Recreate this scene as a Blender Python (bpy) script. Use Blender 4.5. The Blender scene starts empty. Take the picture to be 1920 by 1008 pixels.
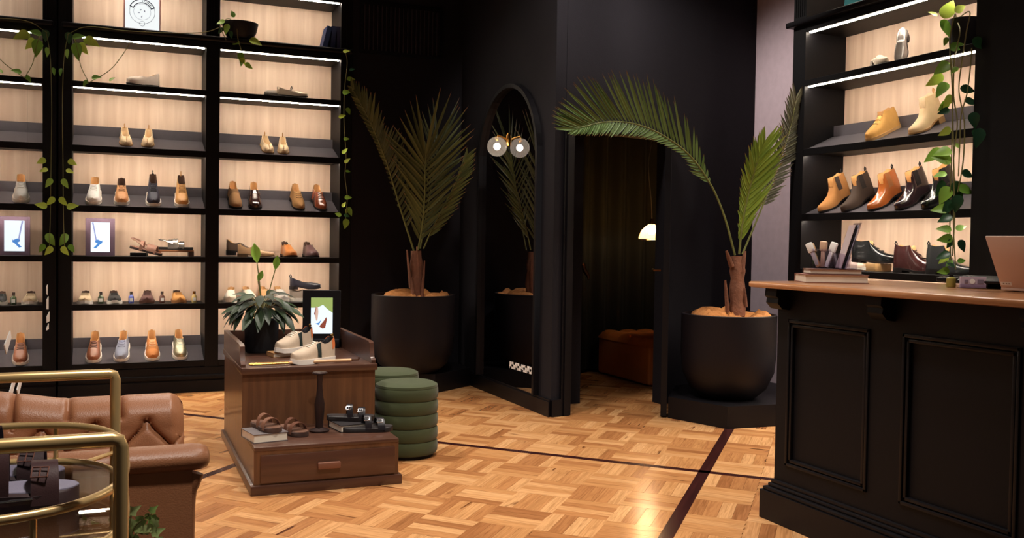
import bpy, bmesh, math, random
from mathutils import Vector, Matrix, Euler
random.seed(7)
R = math.radians
scene = bpy.context.scene
COL = scene.collection

# ------------------------------------------------------------------ camera
F_PX, CX, CY, CAM_H = 1761.0, 960.0, 504.0, 1.2
YAW, PIT, ROL = R(23.513), R(1.6373), R(-0.8704)
_fwd = Vector((math.sin(YAW)*math.cos(PIT), math.cos(YAW)*math.cos(PIT), -math.sin(PIT)))
_right = Vector((math.cos(YAW), -math.sin(YAW), 0))
_down = _fwd.cross(_right)
_r2 = _right*math.cos(ROL) + _down*math.sin(ROL)
_d2 = -_right*math.sin(ROL) + _down*math.cos(ROL)
CAM = Vector((0, 0, CAM_H))
cd = bpy.data.cameras.new('camera'); cam = bpy.data.objects.new('camera', cd); COL.objects.link(cam)
cd.sensor_width = 36; cd.sensor_fit = 'HORIZONTAL'; cd.lens = F_PX/1920*36; cd.clip_start = .05
m = Matrix.Identity(4)
for i, v in enumerate((_r2, -_d2, -_fwd)):
    m[0][i], m[1][i], m[2][i] = v
m.translation = CAM
cam.matrix_world = m
scene.camera = cam

def ray(x, y): return _r2*((x-CX)/F_PX) + _d2*((y-CY)/F_PX) + _fwd
def onz(x, y, z=0.): d = ray(x, y); return CAM + d*((z-CAM_H)/d.z)
def ony(x, y, Y): d = ray(x, y); return CAM + d*(Y/d.y)
def onx(x, y, X): d = ray(x, y); return CAM + d*(X/d.x)
def at(x, y, D): return CAM + ray(x, y)*D
def pr(p):
    c = Vector(p)-CAM; w = c.dot(_fwd)
    return CX+F_PX*c.dot(_r2)/w, CY+F_PX*c.dot(_d2)/w, w

# ------------------------------------------------------------------ world, lights, exposure
vs = scene.view_settings
vs.view_transform = 'Standard'; vs.look = 'None'; vs.gamma = 1; vs.use_curve_mapping = False
vs.exposure = 0.0
w = bpy.data.worlds.new('world'); scene.world = w; w.use_nodes = True
w.node_tree.nodes['Background'].inputs[0].default_value = (1, .88, .8, 1)
w.node_tree.nodes['Background'].inputs[1].default_value = .035

def spot(loc, target, power, size=95, blend=.8, radius=.12, col=(1, .90, .80)):
    ld = bpy.data.lights.new('ceiling_or_fill_spot', 'SPOT'); ld.energy = power; ld.spot_size = R(size); ld.spot_blend = blend
    ld.shadow_soft_size = radius; ld.color = col
    o = bpy.data.objects.new('ceiling_or_fill_spot', ld); COL.objects.link(o); o.location = loc
    o.rotation_euler = (Vector(target)-Vector(loc)).to_track_quat('-Z', 'Y').to_euler()
    return o
spot((1.35, 3.3, 3.45), (1.5, 3.9, 0), 260)
spot((2.1, 5.2, 3.45), (2.1, 5.3, 0), 190)
spot((0.5, 5.4, 3.45), (0.4, 5.2, 0), 230)
spot((0.6, 1.5, 3.45), (0.1, 2.6, .4), 260)
spot((3.2, 4.3, 3.45), (3.1, 4.2, 0), 120)
spot((3.6, 2.2, 3.45), (3.7, 2.9, 1.0), 70)
spot((3.1, 5.5, 3.5), (4.75, 5.75, 1.5), 150, 75, .9)  # added fill light that brightens the lilac wall
spot((1.9, 2.3, 3.45), (2.9, 2.5, 1.0), 110, 70)  # fill light added to lift the laptop lid and countertop
spot((2.5, 4.5, 3.5), (3.0, 5.85, 2.75), 220, 42, 1.)

# ------------------------------------------------------------------ materials
def newmat(name):
    mt = bpy.data.materials.new(name); mt.use_nodes = True
    return mt, mt.node_tree.nodes, mt.node_tree.links, mt.node_tree.nodes['Principled BSDF']
def srgb(c):
    return tuple((x/255/12.92 if x/255 <= .04045 else ((x/255+.055)/1.055)**2.4) for x in c) + (1,)
def M(name, rgb, rough=.5, metal=0., var=.12, scale=18., bump=.0, bscale=120., spec=.5, coat=0., sheen=0., trans=0., ior=1.45, alpha=1.):
    """plain surface with a little procedural colour variation and relief"""
    mt, n, l, p = newmat(name)
    c = srgb(rgb)
    tc = n.new('ShaderNodeTexCoord'); nz = n.new('ShaderNodeTexNoise'); nz.inputs['Scale'].default_value = scale; nz.inputs['Detail'].default_value = 4
    l.new(tc.outputs['Object'], nz.inputs['Vector'])
    mx = n.new('ShaderNodeMix'); mx.data_type = 'RGBA'
    mx.inputs['A'].default_value = tuple(max(0, x*(1-var)) for x in c[:3])+(1,)
    mx.inputs['B'].default_value = tuple(min(1, x*(1+var)) for x in c[:3])+(1,)
    l.new(nz.outputs['Fac'], mx.inputs['Factor']); l.new(mx.outputs['Result'], p.inputs['Base Color'])
    p.inputs['Roughness'].default_value = rough; p.inputs['Metallic'].default_value = metal
    p.inputs['Specular IOR Level'].default_value = spec; p.inputs['Coat Weight'].default_value = coat
    p.inputs['Sheen Weight'].default_value = sheen; p.inputs['Transmission Weight'].default_value = trans; p.inputs['IOR'].default_value = ior
    p.inputs['Alpha'].default_value = alpha
    if bump:
        n2 = n.new('ShaderNodeTexNoise'); n2.inputs['Scale'].default_value = bscale; l.new(tc.outputs['Object'], n2.inputs['Vector'])
        b = n.new('ShaderNodeBump'); b.inputs['Strength'].default_value = bump; b.inputs['Distance'].default_value = .01
        l.new(n2.outputs['Fac'], b.inputs['Height']); l.new(b.outputs['Normal'], p.inputs['Normal'])
    return mt
def EM(name, rgb, strength):
    mt, n, l, p = newmat(name)
    p.inputs['Base Color'].default_value = (0, 0, 0, 1); p.inputs['Emission Color'].default_value = srgb(rgb); p.inputs['Emission Strength'].default_value = strength
    return mt
def WOOD(name, c1, c2, axis='Z', scale=1., rough=.45, coat=0., contrast=1.):
    """grain stretched along one object axis"""
    mt, n, l, p = newmat(name)
    tc = n.new('ShaderNodeTexCoord'); mp = n.new('ShaderNodeMapping')
    s = [26*scale]*3; s['XYZ'.index(axis)] = 1.3*scale
    mp.inputs['Scale'].default_value = s; l.new(tc.outputs['Object'], mp.inputs['Vector'])
    nz = n.new('ShaderNodeTexNoise'); nz.inputs['Scale'].default_value = 1; nz.inputs['Detail'].default_value = 6; nz.inputs['Distortion'].default_value = .4
    l.new(mp.outputs['Vector'], nz.inputs['Vector'])
    cr = n.new('ShaderNodeValToRGB'); cr.color_ramp.elements[0].position = .5-.22*contrast; cr.color_ramp.elements[1].position = .5+.22*contrast
    cr.color_ramp.elements[0].color = srgb(c1); cr.color_ramp.elements[1].color = srgb(c2)
    l.new(nz.outputs['Fac'], cr.inputs['Fac']); l.new(cr.outputs['Color'], p.inputs['Base Color'])
    p.inputs['Roughness'].default_value = rough; p.inputs['Coat Weight'].default_value = coat
    return mt
def PARQUET(name, island):
    mt, n, l, p = newmat(name)
    uv = n.new('ShaderNodeUVMap'); uv.uv_map = 'UVMap'
    if island:
        g = n.new('ShaderNodeNewGeometry'); rnd = g.outputs['Random Per Island']
    else:
        g = n.new('ShaderNodeObjectInfo'); rnd = g.outputs['Random']
    ml = n.new('ShaderNodeMath'); ml.operation = 'MULTIPLY'; ml.inputs[1].default_value = 37.; l.new(rnd, ml.inputs[0])
    cb = n.new('ShaderNodeCombineXYZ'); l.new(ml.outputs[0], cb.inputs['X']); l.new(ml.outputs[0], cb.inputs['Z'])
    ad = n.new('ShaderNodeVectorMath'); ad.operation = 'ADD'; l.new(uv.outputs['UV'], ad.inputs[0]); l.new(cb.outputs[0], ad.inputs[1])
    mp = n.new('ShaderNodeMapping'); mp.inputs['Scale'].default_value = (5, 75, 1); l.new(ad.outputs[0], mp.inputs['Vector'])
    nz = n.new('ShaderNodeTexNoise'); nz.inputs['Scale'].default_value = 1; nz.inputs['Detail'].default_value = 5; nz.inputs['Distortion'].default_value = 1.2
    l.new(mp.outputs['Vector'], nz.inputs['Vector'])
    base = n.new('ShaderNodeValToRGB'); e = base.color_ramp.elements
    e[0].position = 0; e[0].color = srgb((162, 108, 66)); e[1].position = 1; e[1].color = srgb((222, 172, 120))
    x = e.new(.25); x.color = srgb((186, 130, 82)); x = e.new(.6); x.color = srgb((202, 148, 96))
    l.new(rnd, base.inputs['Fac'])
    gr = n.new('ShaderNodeValToRGB'); e = gr.color_ramp.elements
    e[0].position = .3; e[0].color = (.70, .64, .58, 1); e[1].position = .62; e[1].color = (1.04, 1.02, 1, 1)
    l.new(nz.outputs['Fac'], gr.inputs['Fac'])
    mx = n.new('ShaderNodeMix'); mx.data_type = 'RGBA'; mx.blend_type = 'MULTIPLY'; mx.inputs['Factor'].default_value = 1
    l.new(base.outputs['Color'], mx.inputs['A']); l.new(gr.outputs['Color'], mx.inputs['B'])
    # dark knots and streaks of the timber itself
    mp2 = n.new('ShaderNodeMapping'); mp2.inputs['Scale'].default_value = (3.2, 20, 1); l.new(ad.outputs[0], mp2.inputs['Vector'])
    n3 = n.new('ShaderNodeTexNoise'); n3.inputs['Scale'].default_value = 1; n3.inputs['Detail'].default_value = 2; l.new(mp2.outputs['Vector'], n3.inputs['Vector'])
    k = n.new('ShaderNodeValToRGB'); e = k.color_ramp.elements
    e[0].position = .25; e[0].color = (.22, .12, .07, 1); e[1].position = .33; e[1].color = (1, 1, 1, 1)
    l.new(n3.outputs['Fac'], k.inputs['Fac'])
    mx2 = n.new('ShaderNodeMix'); mx2.data_type = 'RGBA'; mx2.blend_type = 'MULTIPLY'; mx2.inputs['Factor'].default_value = 1
    l.new(mx.outputs['Result'], mx2.inputs['A']); l.new(k.outputs['Color'], mx2.inputs['B'])
    l.new(mx2.outputs['Result'], p.inputs['Base Color'])
    p.inputs['Roughness'].default_value = .22; p.inputs['Specular IOR Level'].default_value = .5
    return mt
def LEAFMAT(name, c1, c2, tip=None, rough=.4):
    mt, n, l, p = newmat(name)
    oi = n.new('ShaderNodeObjectInfo')
    mx = n.new('ShaderNodeMix'); mx.data_type = 'RGBA'; mx.inputs['A'].default_value = srgb(c1); mx.inputs['B'].default_value = srgb(c2)
    l.new(oi.outputs['Random'], mx.inputs['Factor']); out = mx.outputs['Result']
    if tip:
        tc = n.new('ShaderNodeTexCoord'); sp = n.new('ShaderNodeSeparateXYZ'); l.new(tc.outputs['Object'], sp.inputs[0])
        mr = n.new('ShaderNodeMapRange'); mr.inputs['From Min'].default_value = .86; mr.inputs['From Max'].default_value = .97; l.new(sp.outputs['Y'], mr.inputs['Value'])
        m2 = n.new('ShaderNodeMix'); m2.data_type = 'RGBA'; m2.inputs['B'].default_value = srgb(tip); l.new(out, m2.inputs['A']); l.new(mr.outputs['Result'], m2.inputs['Factor']); out = m2.outputs['Result']
    l.new(out, p.inputs['Base Color']); p.inputs['Roughness'].default_value = rough
    p.inputs['Subsurface Weight'].default_value = 0
    return mt
def GLASS(name, rgb=(255, 255, 255), rough=0., ior=1.45):
    mt, n, l, p = newmat(name)
    # thin clear pane: mostly see-through with a mirror-like fresnel sheen
    out = n['Material Output']
    tr = n.new('ShaderNodeBsdfTransparent'); tr.inputs[0].default_value = srgb(rgb)
    gl = n.new('ShaderNodeBsdfGlossy'); gl.inputs['Roughness'].default_value = rough
    lw = n.new('ShaderNodeLayerWeight'); lw.inputs['Blend'].default_value = .5
    pw = n.new('ShaderNodeMath'); pw.operation = 'POWER'; pw.inputs[1].default_value = 4.; l.new(lw.outputs['Facing'], pw.inputs[0])
    fr = n.new('ShaderNodeMath'); fr.operation = 'MULTIPLY_ADD'; fr.inputs[1].default_value = .6; fr.inputs[2].default_value = .04; l.new(pw.outputs[0], fr.inputs[0])
    ms = n.new('ShaderNodeMixShader'); l.new(fr.outputs[0], ms.inputs[0]); l.new(tr.outputs[0], ms.inputs[1]); l.new(gl.outputs[0], ms.inputs[2])
    l.new(ms.outputs[0], out.inputs['Surface'])
    return mt

black = M('black_paint', (10, 9, 13), .55, bump=.05, bscale=60, spec=.25)
black_wall = M('black_wall_paint', (26, 24, 30), .75, bump=.15, bscale=200, spec=.25)
black_satin = M('black_satin', (14, 12, 16), .45, spec=.3)
tray_grey = M('charcoal_tray', (78, 74, 80), .45)
lilac = M('pale_lilac_wall_paint', (205, 186, 198), .8, bump=.1, bscale=250)
panel_wood = WOOD('pale_oak_panel', (206, 174, 150), (230, 204, 182), 'Z', .8, .5)
counter_wood = WOOD('oiled_oak_top', (150, 96, 58), (188, 130, 84), 'Y', .8, .28, .4)
stand_wood = WOOD('brown_oak', (80, 50, 32), (110, 72, 45), 'Z', 1.2, .38, .2)
stand_wood_dark = WOOD('dark_brown_oak', (64, 40, 30), (88, 56, 42), 'X', 1.2, .35, .25)
brass = M('brass', (236, 200, 140), .3, .55, .06)
gold = M('gold', (212, 160, 84), .25, 1.)
bronze = M('bronze', (120, 80, 55), .3, 1.)
steel = M('steel', (200, 200, 205), .2, 1.)
iron = M('dark_iron', (58, 44, 42), .4, .6)
mirror = M('mirror_silver', (205, 205, 210), .0, 1., 0)
darkmirror = M('smoked_mirror', (150, 150, 155), .01, 1., 0)
glass = GLASS('clear_glass', (246, 250, 248))
globe_glass = GLASS('globe_glass', (235, 235, 235), 0, 1.5)
amber_glass = GLASS('amber_glass', (255, 214, 150), .05, 1.5)
for _g, _c, _f in ((amber_glass, (240, 190, 120), .25), (globe_glass, (240, 236, 232), .14)):
  _n, _l = _g.node_tree.nodes, _g.node_tree.links
  _t = _n.new('ShaderNodeBsdfTranslucent'); _t.inputs[0].default_value = srgb(_c); _m = _n.new('ShaderNodeMixShader'); _m.inputs[0].default_value = _f
  _src = _n['Material Output'].inputs['Surface'].links[0].from_socket; _l.new(_src, _m.inputs[1]); _l.new(_t.outputs[0], _m.inputs[2]); _l.new(_m.outputs[0], _n['Material Output'].inputs['Surface'])
acrylic = GLASS('clear_acrylic', (236, 232, 240), .02, 1.5)
led = EM('led_light', (255, 238, 216), 92.)
bulb_m = EM('bulb_light', (255, 226, 176), 160.)
globe_bulb = EM('globe_bulb_light', (255, 236, 214), 16.)
white = M('white', (240, 238, 236), .6)
paper = M('paper', (226, 214, 196), .8, bump=.1, bscale=300)
leather_tan = M('tan_leather', (156, 104, 72), .4, var=.1, scale=9, bump=.12, bscale=260)
leather_brown = M('brown_leather', (192, 118, 62), .35, var=.15, scale=9, bump=.1, bscale=260)
velvet = M('green_velvet', (54, 62, 32), .8, var=.2, scale=14, sheen=.12)
curtain_m = M('dark_green_velvet', (7, 8, 6), .85, sheen=.02)
pot_m = M('charcoal_pot', (20, 16, 21), .5, var=.2, scale=6, bump=.05, spec=.3)
fibre_m = M('coconut_fibre', (176, 116, 62), .9, var=.4, scale=60, bump=.6, bscale=90)
trunk_m = M('palm_trunk', (120, 78, 58), .8, var=.35, scale=25, bump=.5, bscale=60)
palm_green = LEAFMAT('palm_leaflet', (88, 118, 60), (122, 152, 88), (150, 104, 62))
palm_olive = LEAFMAT('palm_leaflet_olive', (56, 66, 28), (96, 100, 46), (140, 88, 60))
palm_lime = LEAFMAT('palm_leaflet_lime', (104, 130, 40), (134, 156, 56), (140, 90, 60))
palm_dark = LEAFMAT('palm_leaflet_dark', (62, 62, 48), (92, 92, 70), (120, 84, 66))
rachis_m = M('palm_rachis', (112, 118, 66), .5)
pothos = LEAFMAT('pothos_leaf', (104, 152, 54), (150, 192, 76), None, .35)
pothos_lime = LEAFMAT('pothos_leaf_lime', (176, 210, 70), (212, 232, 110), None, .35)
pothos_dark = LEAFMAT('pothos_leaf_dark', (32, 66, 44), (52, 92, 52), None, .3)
stem_m = M('plant_stem', (112, 108, 62), .6)
lily_leaf = LEAFMAT('peace_lily_leaf', (18, 32, 16), (42, 62, 30), None, .45)
strip_m = WOOD('wenge_strip', (44, 18, 18), (66, 30, 28), 'X', 2., .22, .3)
parq_obj = PARQUET('parquet_finger', False)
parq_isl = PARQUET('parquet_finger_far', True)
floor_under = M('floor_bed', (70, 44, 28), .7)

# ------------------------------------------------------------------ mesh builder
class MB:
    def __init__(s): s.bm = bmesh.new(); s.mi = 0
    def faces(s, vs, fs):
        bv = [s.bm.verts.new(v) for v in vs]; out = []
        for f in fs:
            try:
                g = s.bm.faces.new([bv[i] for i in f]); g.material_index = s.mi; out.append(g)
            except ValueError: pass
        return bv, out
    def box(s, x0, x1, y0, y1, z0, z1, bev=0, seg=2, mat=None):
        vs = [Vector((x, y, z)) for z in (z0, z1) for y in (y0, y1) for x in (x0, x1)]
        if mat is not None: vs = [mat @ v for v in vs]
        bv, fs = s.faces(vs, [(0, 2, 3, 1), (4, 5, 7, 6), (0, 1, 5, 4), (2, 6, 7, 3), (0, 4, 6, 2), (1, 3, 7, 5)])
        if bev:
            ed = list({e for f in fs for e in f.edges})
            r = bmesh.ops.bevel(s.bm, geom=ed, offset=bev, segments=seg, affect='EDGES', profile=.5)
            for f in r['faces']: f.material_index = s.mi
        return s
    def loft(s, rings, closed=True, cap=True):
        vs = [Vector(p) for r in rings for p in r]; n = len(rings[0]); fs = []
        for i in range(len(rings)-1):
            for j in range(n if closed else n-1):
                k = (j+1) % n
                fs.append((i*n+j, i*n+k, (i+1)*n+k, (i+1)*n+j))
        if cap and closed:
            fs.append(tuple(range(n-1, -1, -1))); fs.append(tuple((len(rings)-1)*n+i for i in range(n)))
        return s.faces(vs, fs)
    def tube(s, pts, r, seg=8, closed=False, flat=None):
        pts = [Vector(p) for p in pts]; n = len(pts); rings = []
        up = None
        for i, p in enumerate(pts):
            a = pts[i-1] if (i or closed) else p; b = pts[(i+1) % n] if (i < n-1 or closed) else p
            t = (b-a).normalized()
            if up is None:
                up = Vector((0, 0, 1)) if abs(t.z) < .9 else Vector((1, 0, 0))
            side = t.cross(up)
            if side.length < 1e-5: side = t.cross(Vector((1, 0, 0)))
            side.normalize(); up = side.cross(t).normalized()
            rr = r[i] if isinstance(r, (list, tuple)) else r
            rings.append([p + side*(math.cos(2*math.pi*k/seg)*rr) + up*(math.sin(2*math.pi*k/seg)*rr*(flat or 1)) for k in range(seg)])
        if closed: rings.append(rings[0])
        s.loft(rings, True, not closed); return s
    def lathe(s, prof, seg=28, c=(0, 0, 0), sx=1, sy=1):
        rings = [[(c[0]+max(r, 1e-4)*sx*math.cos(2*math.pi*k/seg), c[1]+max(r, 1e-4)*sy*math.sin(2*math.pi*k/seg), c[2]+z) for k in range(seg)] for r, z in prof]
        s.loft(rings); return s
    def prism(s, poly, z0, z1, fn=None):
        fn = fn or (lambda x, y, z: (x, y, z))
        s.loft([[fn(x, y, z0) for x, y in poly], [fn(x, y, z1) for x, y in poly]]); return s
    def grid(s, fn, nu, nv):
        vs = [Vector(fn(i/nu, j/nv)) for i in range(nu+1) for j in range(nv+1)]
        s.faces(vs, [(i*(nv+1)+j, (i+1)*(nv+1)+j, (i+1)*(nv+1)+j+1, i*(nv+1)+j+1) for i in range(nu) for j in range(nv)]); return s
    def ball(s, c, r, seg=16, rings=10, sz=1.):
        s.lathe([(r*math.sin(math.pi*i/rings), -r*sz*math.cos(math.pi*i/rings)) for i in range(rings+1)], seg, c); return s
    def mesh(s, name, mats, smooth=38):
        me = bpy.data.meshes.new(name)
        bmesh.ops.remove_doubles(s.bm, verts=s.bm.verts, dist=1e-5)
        bmesh.ops.recalc_face_normals(s.bm, faces=s.bm.faces)
        s.bm.to_mesh(me); s.bm.free()
        for mt in (mats if isinstance(mats, (list, tuple)) else [mats]): me.materials.append(mt)
        if smooth:
            me.shade_smooth(); me.set_sharp_from_angle(angle=R(smooth))
        return me
    def build(s, name, mats, parent=None, smooth=38, loc=None, rot=None):
        o = bpy.data.objects.new(name, s.mesh(name, mats, smooth)); COL.objects.link(o)
        if parent: o.parent = parent
        if loc is not None: o.location = loc
        if rot is not None: o.rotation_euler = rot
        return o
def tag(o, label=None, cat=None, group=None, kind=None):
    if label: o['label'] = label
    if cat: o['category'] = cat
    if group: o['group'] = group
    if kind: o['kind'] = kind
    return o
def thing(name, label, cat, loc=(0, 0, 0), rot=(0, 0, 0), group=None):
    o = bpy.data.objects.new(name, None); COL.objects.link(o); o.location = loc; o.rotation_euler = rot
    o.empty_display_size = .1
    return tag(o, label, cat, group)
def struct(name, mb, mt, parent=None, smooth=38):
    o = mb.build(name, mt, parent, smooth)
    if not parent: o['kind'] = 'structure'
    return o
def inst(mesh, name, parent, mat):
    o = bpy.data.objects.new(name, mesh); COL.objects.link(o); o.parent = parent; o.matrix_local = mat; return o
def lerp(a, b, t): return a+(b-a)*t
def interp(tab, t):
    if t <= tab[0][0]: return tab[0][1]
    for (a, va), (b, vb) in zip(tab, tab[1:]):
        if t <= b: return lerp(va, vb, (t-a)/(b-a) if b > a else 1)
    return tab[-1][1]
def spline(pts, n):
    pts = [Vector(p) for p in pts]; out = []
    P = [pts[0]*2-pts[1]] + pts + [pts[-1]*2-pts[-2]]
    for i in range(len(pts)-1):
        a, b, c, d = P[i:i+4]
        for k in range(n):
            t = k/n
            out.append(.5*((2*b)+(c-a)*t+(2*a-5*b+4*c-d)*t*t+(3*b-a-3*c+d)*t**3))
    out.append(pts[-1]); return out

# ------------------------------------------------------------------ floor: basket-weave parquet with dark border strips
A1, A2 = R(47.5), R(-46.8)
e1 = Vector((math.cos(A1), math.sin(A1))); e2 = Vector((math.cos(A2), math.sin(A2)))
det = e1.x*e2.y-e1.y*e2.x
def st(p): return ((p.x*e2.y-p.y*e2.x)/det, (e1.x*p.y-e1.y*p.x)/det)
def xy(s, t): v = e1*s+e2*t; return Vector((v.x, v.y, 0))
floor = struct('floor', MB().box(-3, 6, -1.5, 8.6, -.08, -.008), floor_under)
S1 = st(onz(1160, 866))[0]            # centre of the thin strip
T2 = (st(onz(1308, 883))[1]+st(onz(1330, 890))[1])/2   # wide strip
T3 = st(onz(405, 884))[1]
BL, NF, GAP = .262, 4, .0012
fw = BL/NF
fm = MB(); fm.box(-BL/2+GAP/2, BL/2-GAP/2, -fw/2+GAP/2, fw/2-GAP/2, -.008, 0)
fmesh = fm.mesh('plank', parq_obj, 0)
uvl = fmesh.uv_layers.new(name='UVMap')
for lp in fmesh.loops: v = fmesh.vertices[lp.vertex_index].co; uvl.data[lp.index].uv = (v.x, v.y)
fingers = []
srange = [S1+.026+BL*k for k in range(0, 20)] + [S1-.026-BL*(k+1) for k in range(0, 22)]
def trange():
    out = []
    t = T2+.03
    for k in range(12): out.append(t+BL*k)
    n = int(round((T2-.03-T3-.025)/BL)); step = (T2-T3-.055)/n
    for k in range(n): out.append(T3+.025+step*k)
    for k in range(12): out.append(T3-.025-BL*(k+1))
    return out
for i, s0 in enumerate(srange):
    for t0 in trange():
        c = xy(s0+BL/2, t0+BL/2)
        if not (-.6 < c.x < 5.2 and 1.9 < c.y < 8.1): continue
        q = pr(c)
        if q[2] < .5 or q[0] < -200 or q[0] > 1700 or q[1] > 1200: continue
        par = (round((s0-S1)/BL)+round((t0-T2)/BL)) % 2
        for k in range(NF):
            o = (k+.5)*fw
            if par: p = xy(s0+BL/2, t0+o); ang = A1
            else: p = xy(s0+o, t0+BL/2); ang = A2
            q = pr(p); fingers.append((q[2], p, ang, 0 <= q[0] <= 1920 and q[1] <= 1020))
def hidden(p):
    return (.6 < p.x < 1.38 and 4.42 < p.y < 5.7) or p.x > 2.64 and p.y < 3.32 or p.x < .24 and p.y < 3.3
fingers.sort(key=lambda f: (not (f[3] and not hidden(f[1])), f[0]))
far = MB(); uvs = []
for i, (d, p, ang, vis) in enumerate(fingers):
    mtx = Matrix.Translation((p.x, p.y, random.uniform(-.0006, 0))) @ Matrix.Rotation(ang, 4, 'Z')
    if i < 300: inst(fmesh, 'plank', floor, mtx)
    else: far.box(-BL/2+GAP/2, BL/2-GAP/2, -fw/2+GAP/2, fw/2-GAP/2, -.008, 0, mat=mtx); uvs.append(mtx.inverted())
fo = far.mesh('far_planks', parq_isl, 0)
uvl = fo.uv_layers.new(name='UVMap')
for poly in fo.polygons:
    iv = uvs[min(poly.index//6, len(uvs)-1)]
    for li in poly.loop_indices:
        v = iv @ fo.vertices[fo.loops[li].vertex_index].co; uvl.data[li].uv = (v.x, v.y)
o = bpy.data.objects.new('planks', fo); COL.objects.link(o); o.parent = floor; o['kind'] = 'stuff'
def strip(c, ang, L, wd):
    mb = MB(); mb.box(-L/2, L/2, -wd/2, wd/2, -.008, .0002)
    o = mb.build('border_strip', strip_m, floor, 0, (c.x, c.y, 0), (0, 0, ang)); o['label'] = 'dark wenge border strip'
strip(xy(S1, (T2+T3)/2), A2, 9, .052)
strip(xy(S1, T2), A1, 9, .06)
strip(xy(S1, T3), A1, 9, .05)

# ------------------------------------------------------------------ walls
WX = 2.83; SF = 7.644; RX = 4.4
def dw(x): return 5.80+.185*(x-2.83)      # front line of the fitting-room wall
struct('wall_back', MB().box(1.87, 2.83, 7.65, 8.1, 0, 3.7), black_wall)
struct('wall_shelf', MB().box(-.6, 1.87, 8.02, 8.12, 0, 3.7), black_wall)
struct('wall_left', MB().box(-.62, -.335, 3.42, 8.02, 0, 3.7), black_wall)
struct('wall_mirror', MB().prism([(2.83, 5.80), (2.92, 5.82), (2.92, 7.65), (2.83, 7.65)], 0, 3.7), black_wall)
def wall_seg(name, xa, xb, z0, z1, th=.12, mt=black_wall):
    struct(name, MB().prism([(xa, dw(xa)), (xb, dw(xb)), (xb, dw(xb)+th), (xa, dw(xa)+th)], z0, z1), mt)
wall_seg('wall_fitting_room_left', 2.921, 3.0, 0, 3.7)
wall_seg('wall_fitting_room_over_door', 3.0, 3.84, 1.985, 3.7)
wall_seg('wall_fitting_room_right', 3.84, 4.9, 0, 3.7)
struct('wall_right', MB().box(4.78, 4.9, 3.2, 6.17, 0, 3.7), lilac)
struct('wall_right_pier', MB().box(4.36, 4.78, 1.5, 3.62, 0, 3.7), black)
struct('wall_fitting_room_inside', MB().prism([(2.94, 7.80), (5.4, 7.80), (5.4, 7.9), (2.94, 7.9)], 0, 3.7), black_wall)
struct('wall_fitting_room_end', MB().prism([(5.3, 6.3), (5.4, 6.3), (5.4, 7.8), (5.3, 7.8)], 0, 3.7), black_wall)
struct('ceiling', MB().box(-3, 6, -1.5, 8.6, 3.7, 3.8), M('ceiling_paint', (60, 54, 54), .8))
# skirting and door casing
struct('baseboard_mirror', MB().prism([(2.806, 5.785), (2.83, 5.80), (2.83, 7.65), (2.806, 7.65)], 0, .105).prism([(2.815, 5.79), (2.83, 5.80), (2.83, 7.65), (2.815, 7.65)], .105, .118), black_satin)
mb = MB()
for (xa, xb, z0, z1, pr_) in ((2.905, 2.985, 0, 2.08, .022), (2.925, 2.965, 0, 2.06, .034), (2.905, 3.93, 1.99, 2.08, .022), (2.925, 3.91, 2.01, 2.06, .034)):
    mb.prism([(xa, dw(xa)-pr_), (xb, dw(xb)-pr_), (xb, dw(xb)), (xa, dw(xa))], z0, z1)
struct('trim_1', mb, black_satin)
struct('trim_2', MB().prism([(2.83, 5.778), (2.905, 5.79), (2.905, 5.81), (2.83, 5.80)], 0, .118), black_satin)
# open door, seen almost edge-on
d1 = struct('door_1', MB().prism([(3.835, 5.97), (3.545, 5.53), (3.58, 5.507), (3.87, 5.95)], .01, 1.98), black_satin)
MB().tube([(3.57, 5.60, 1.02), (3.53, 5.62, 1.02), (3.56, 5.69, 1.02)], .008).build('door_handle', bronze, d1)

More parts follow.
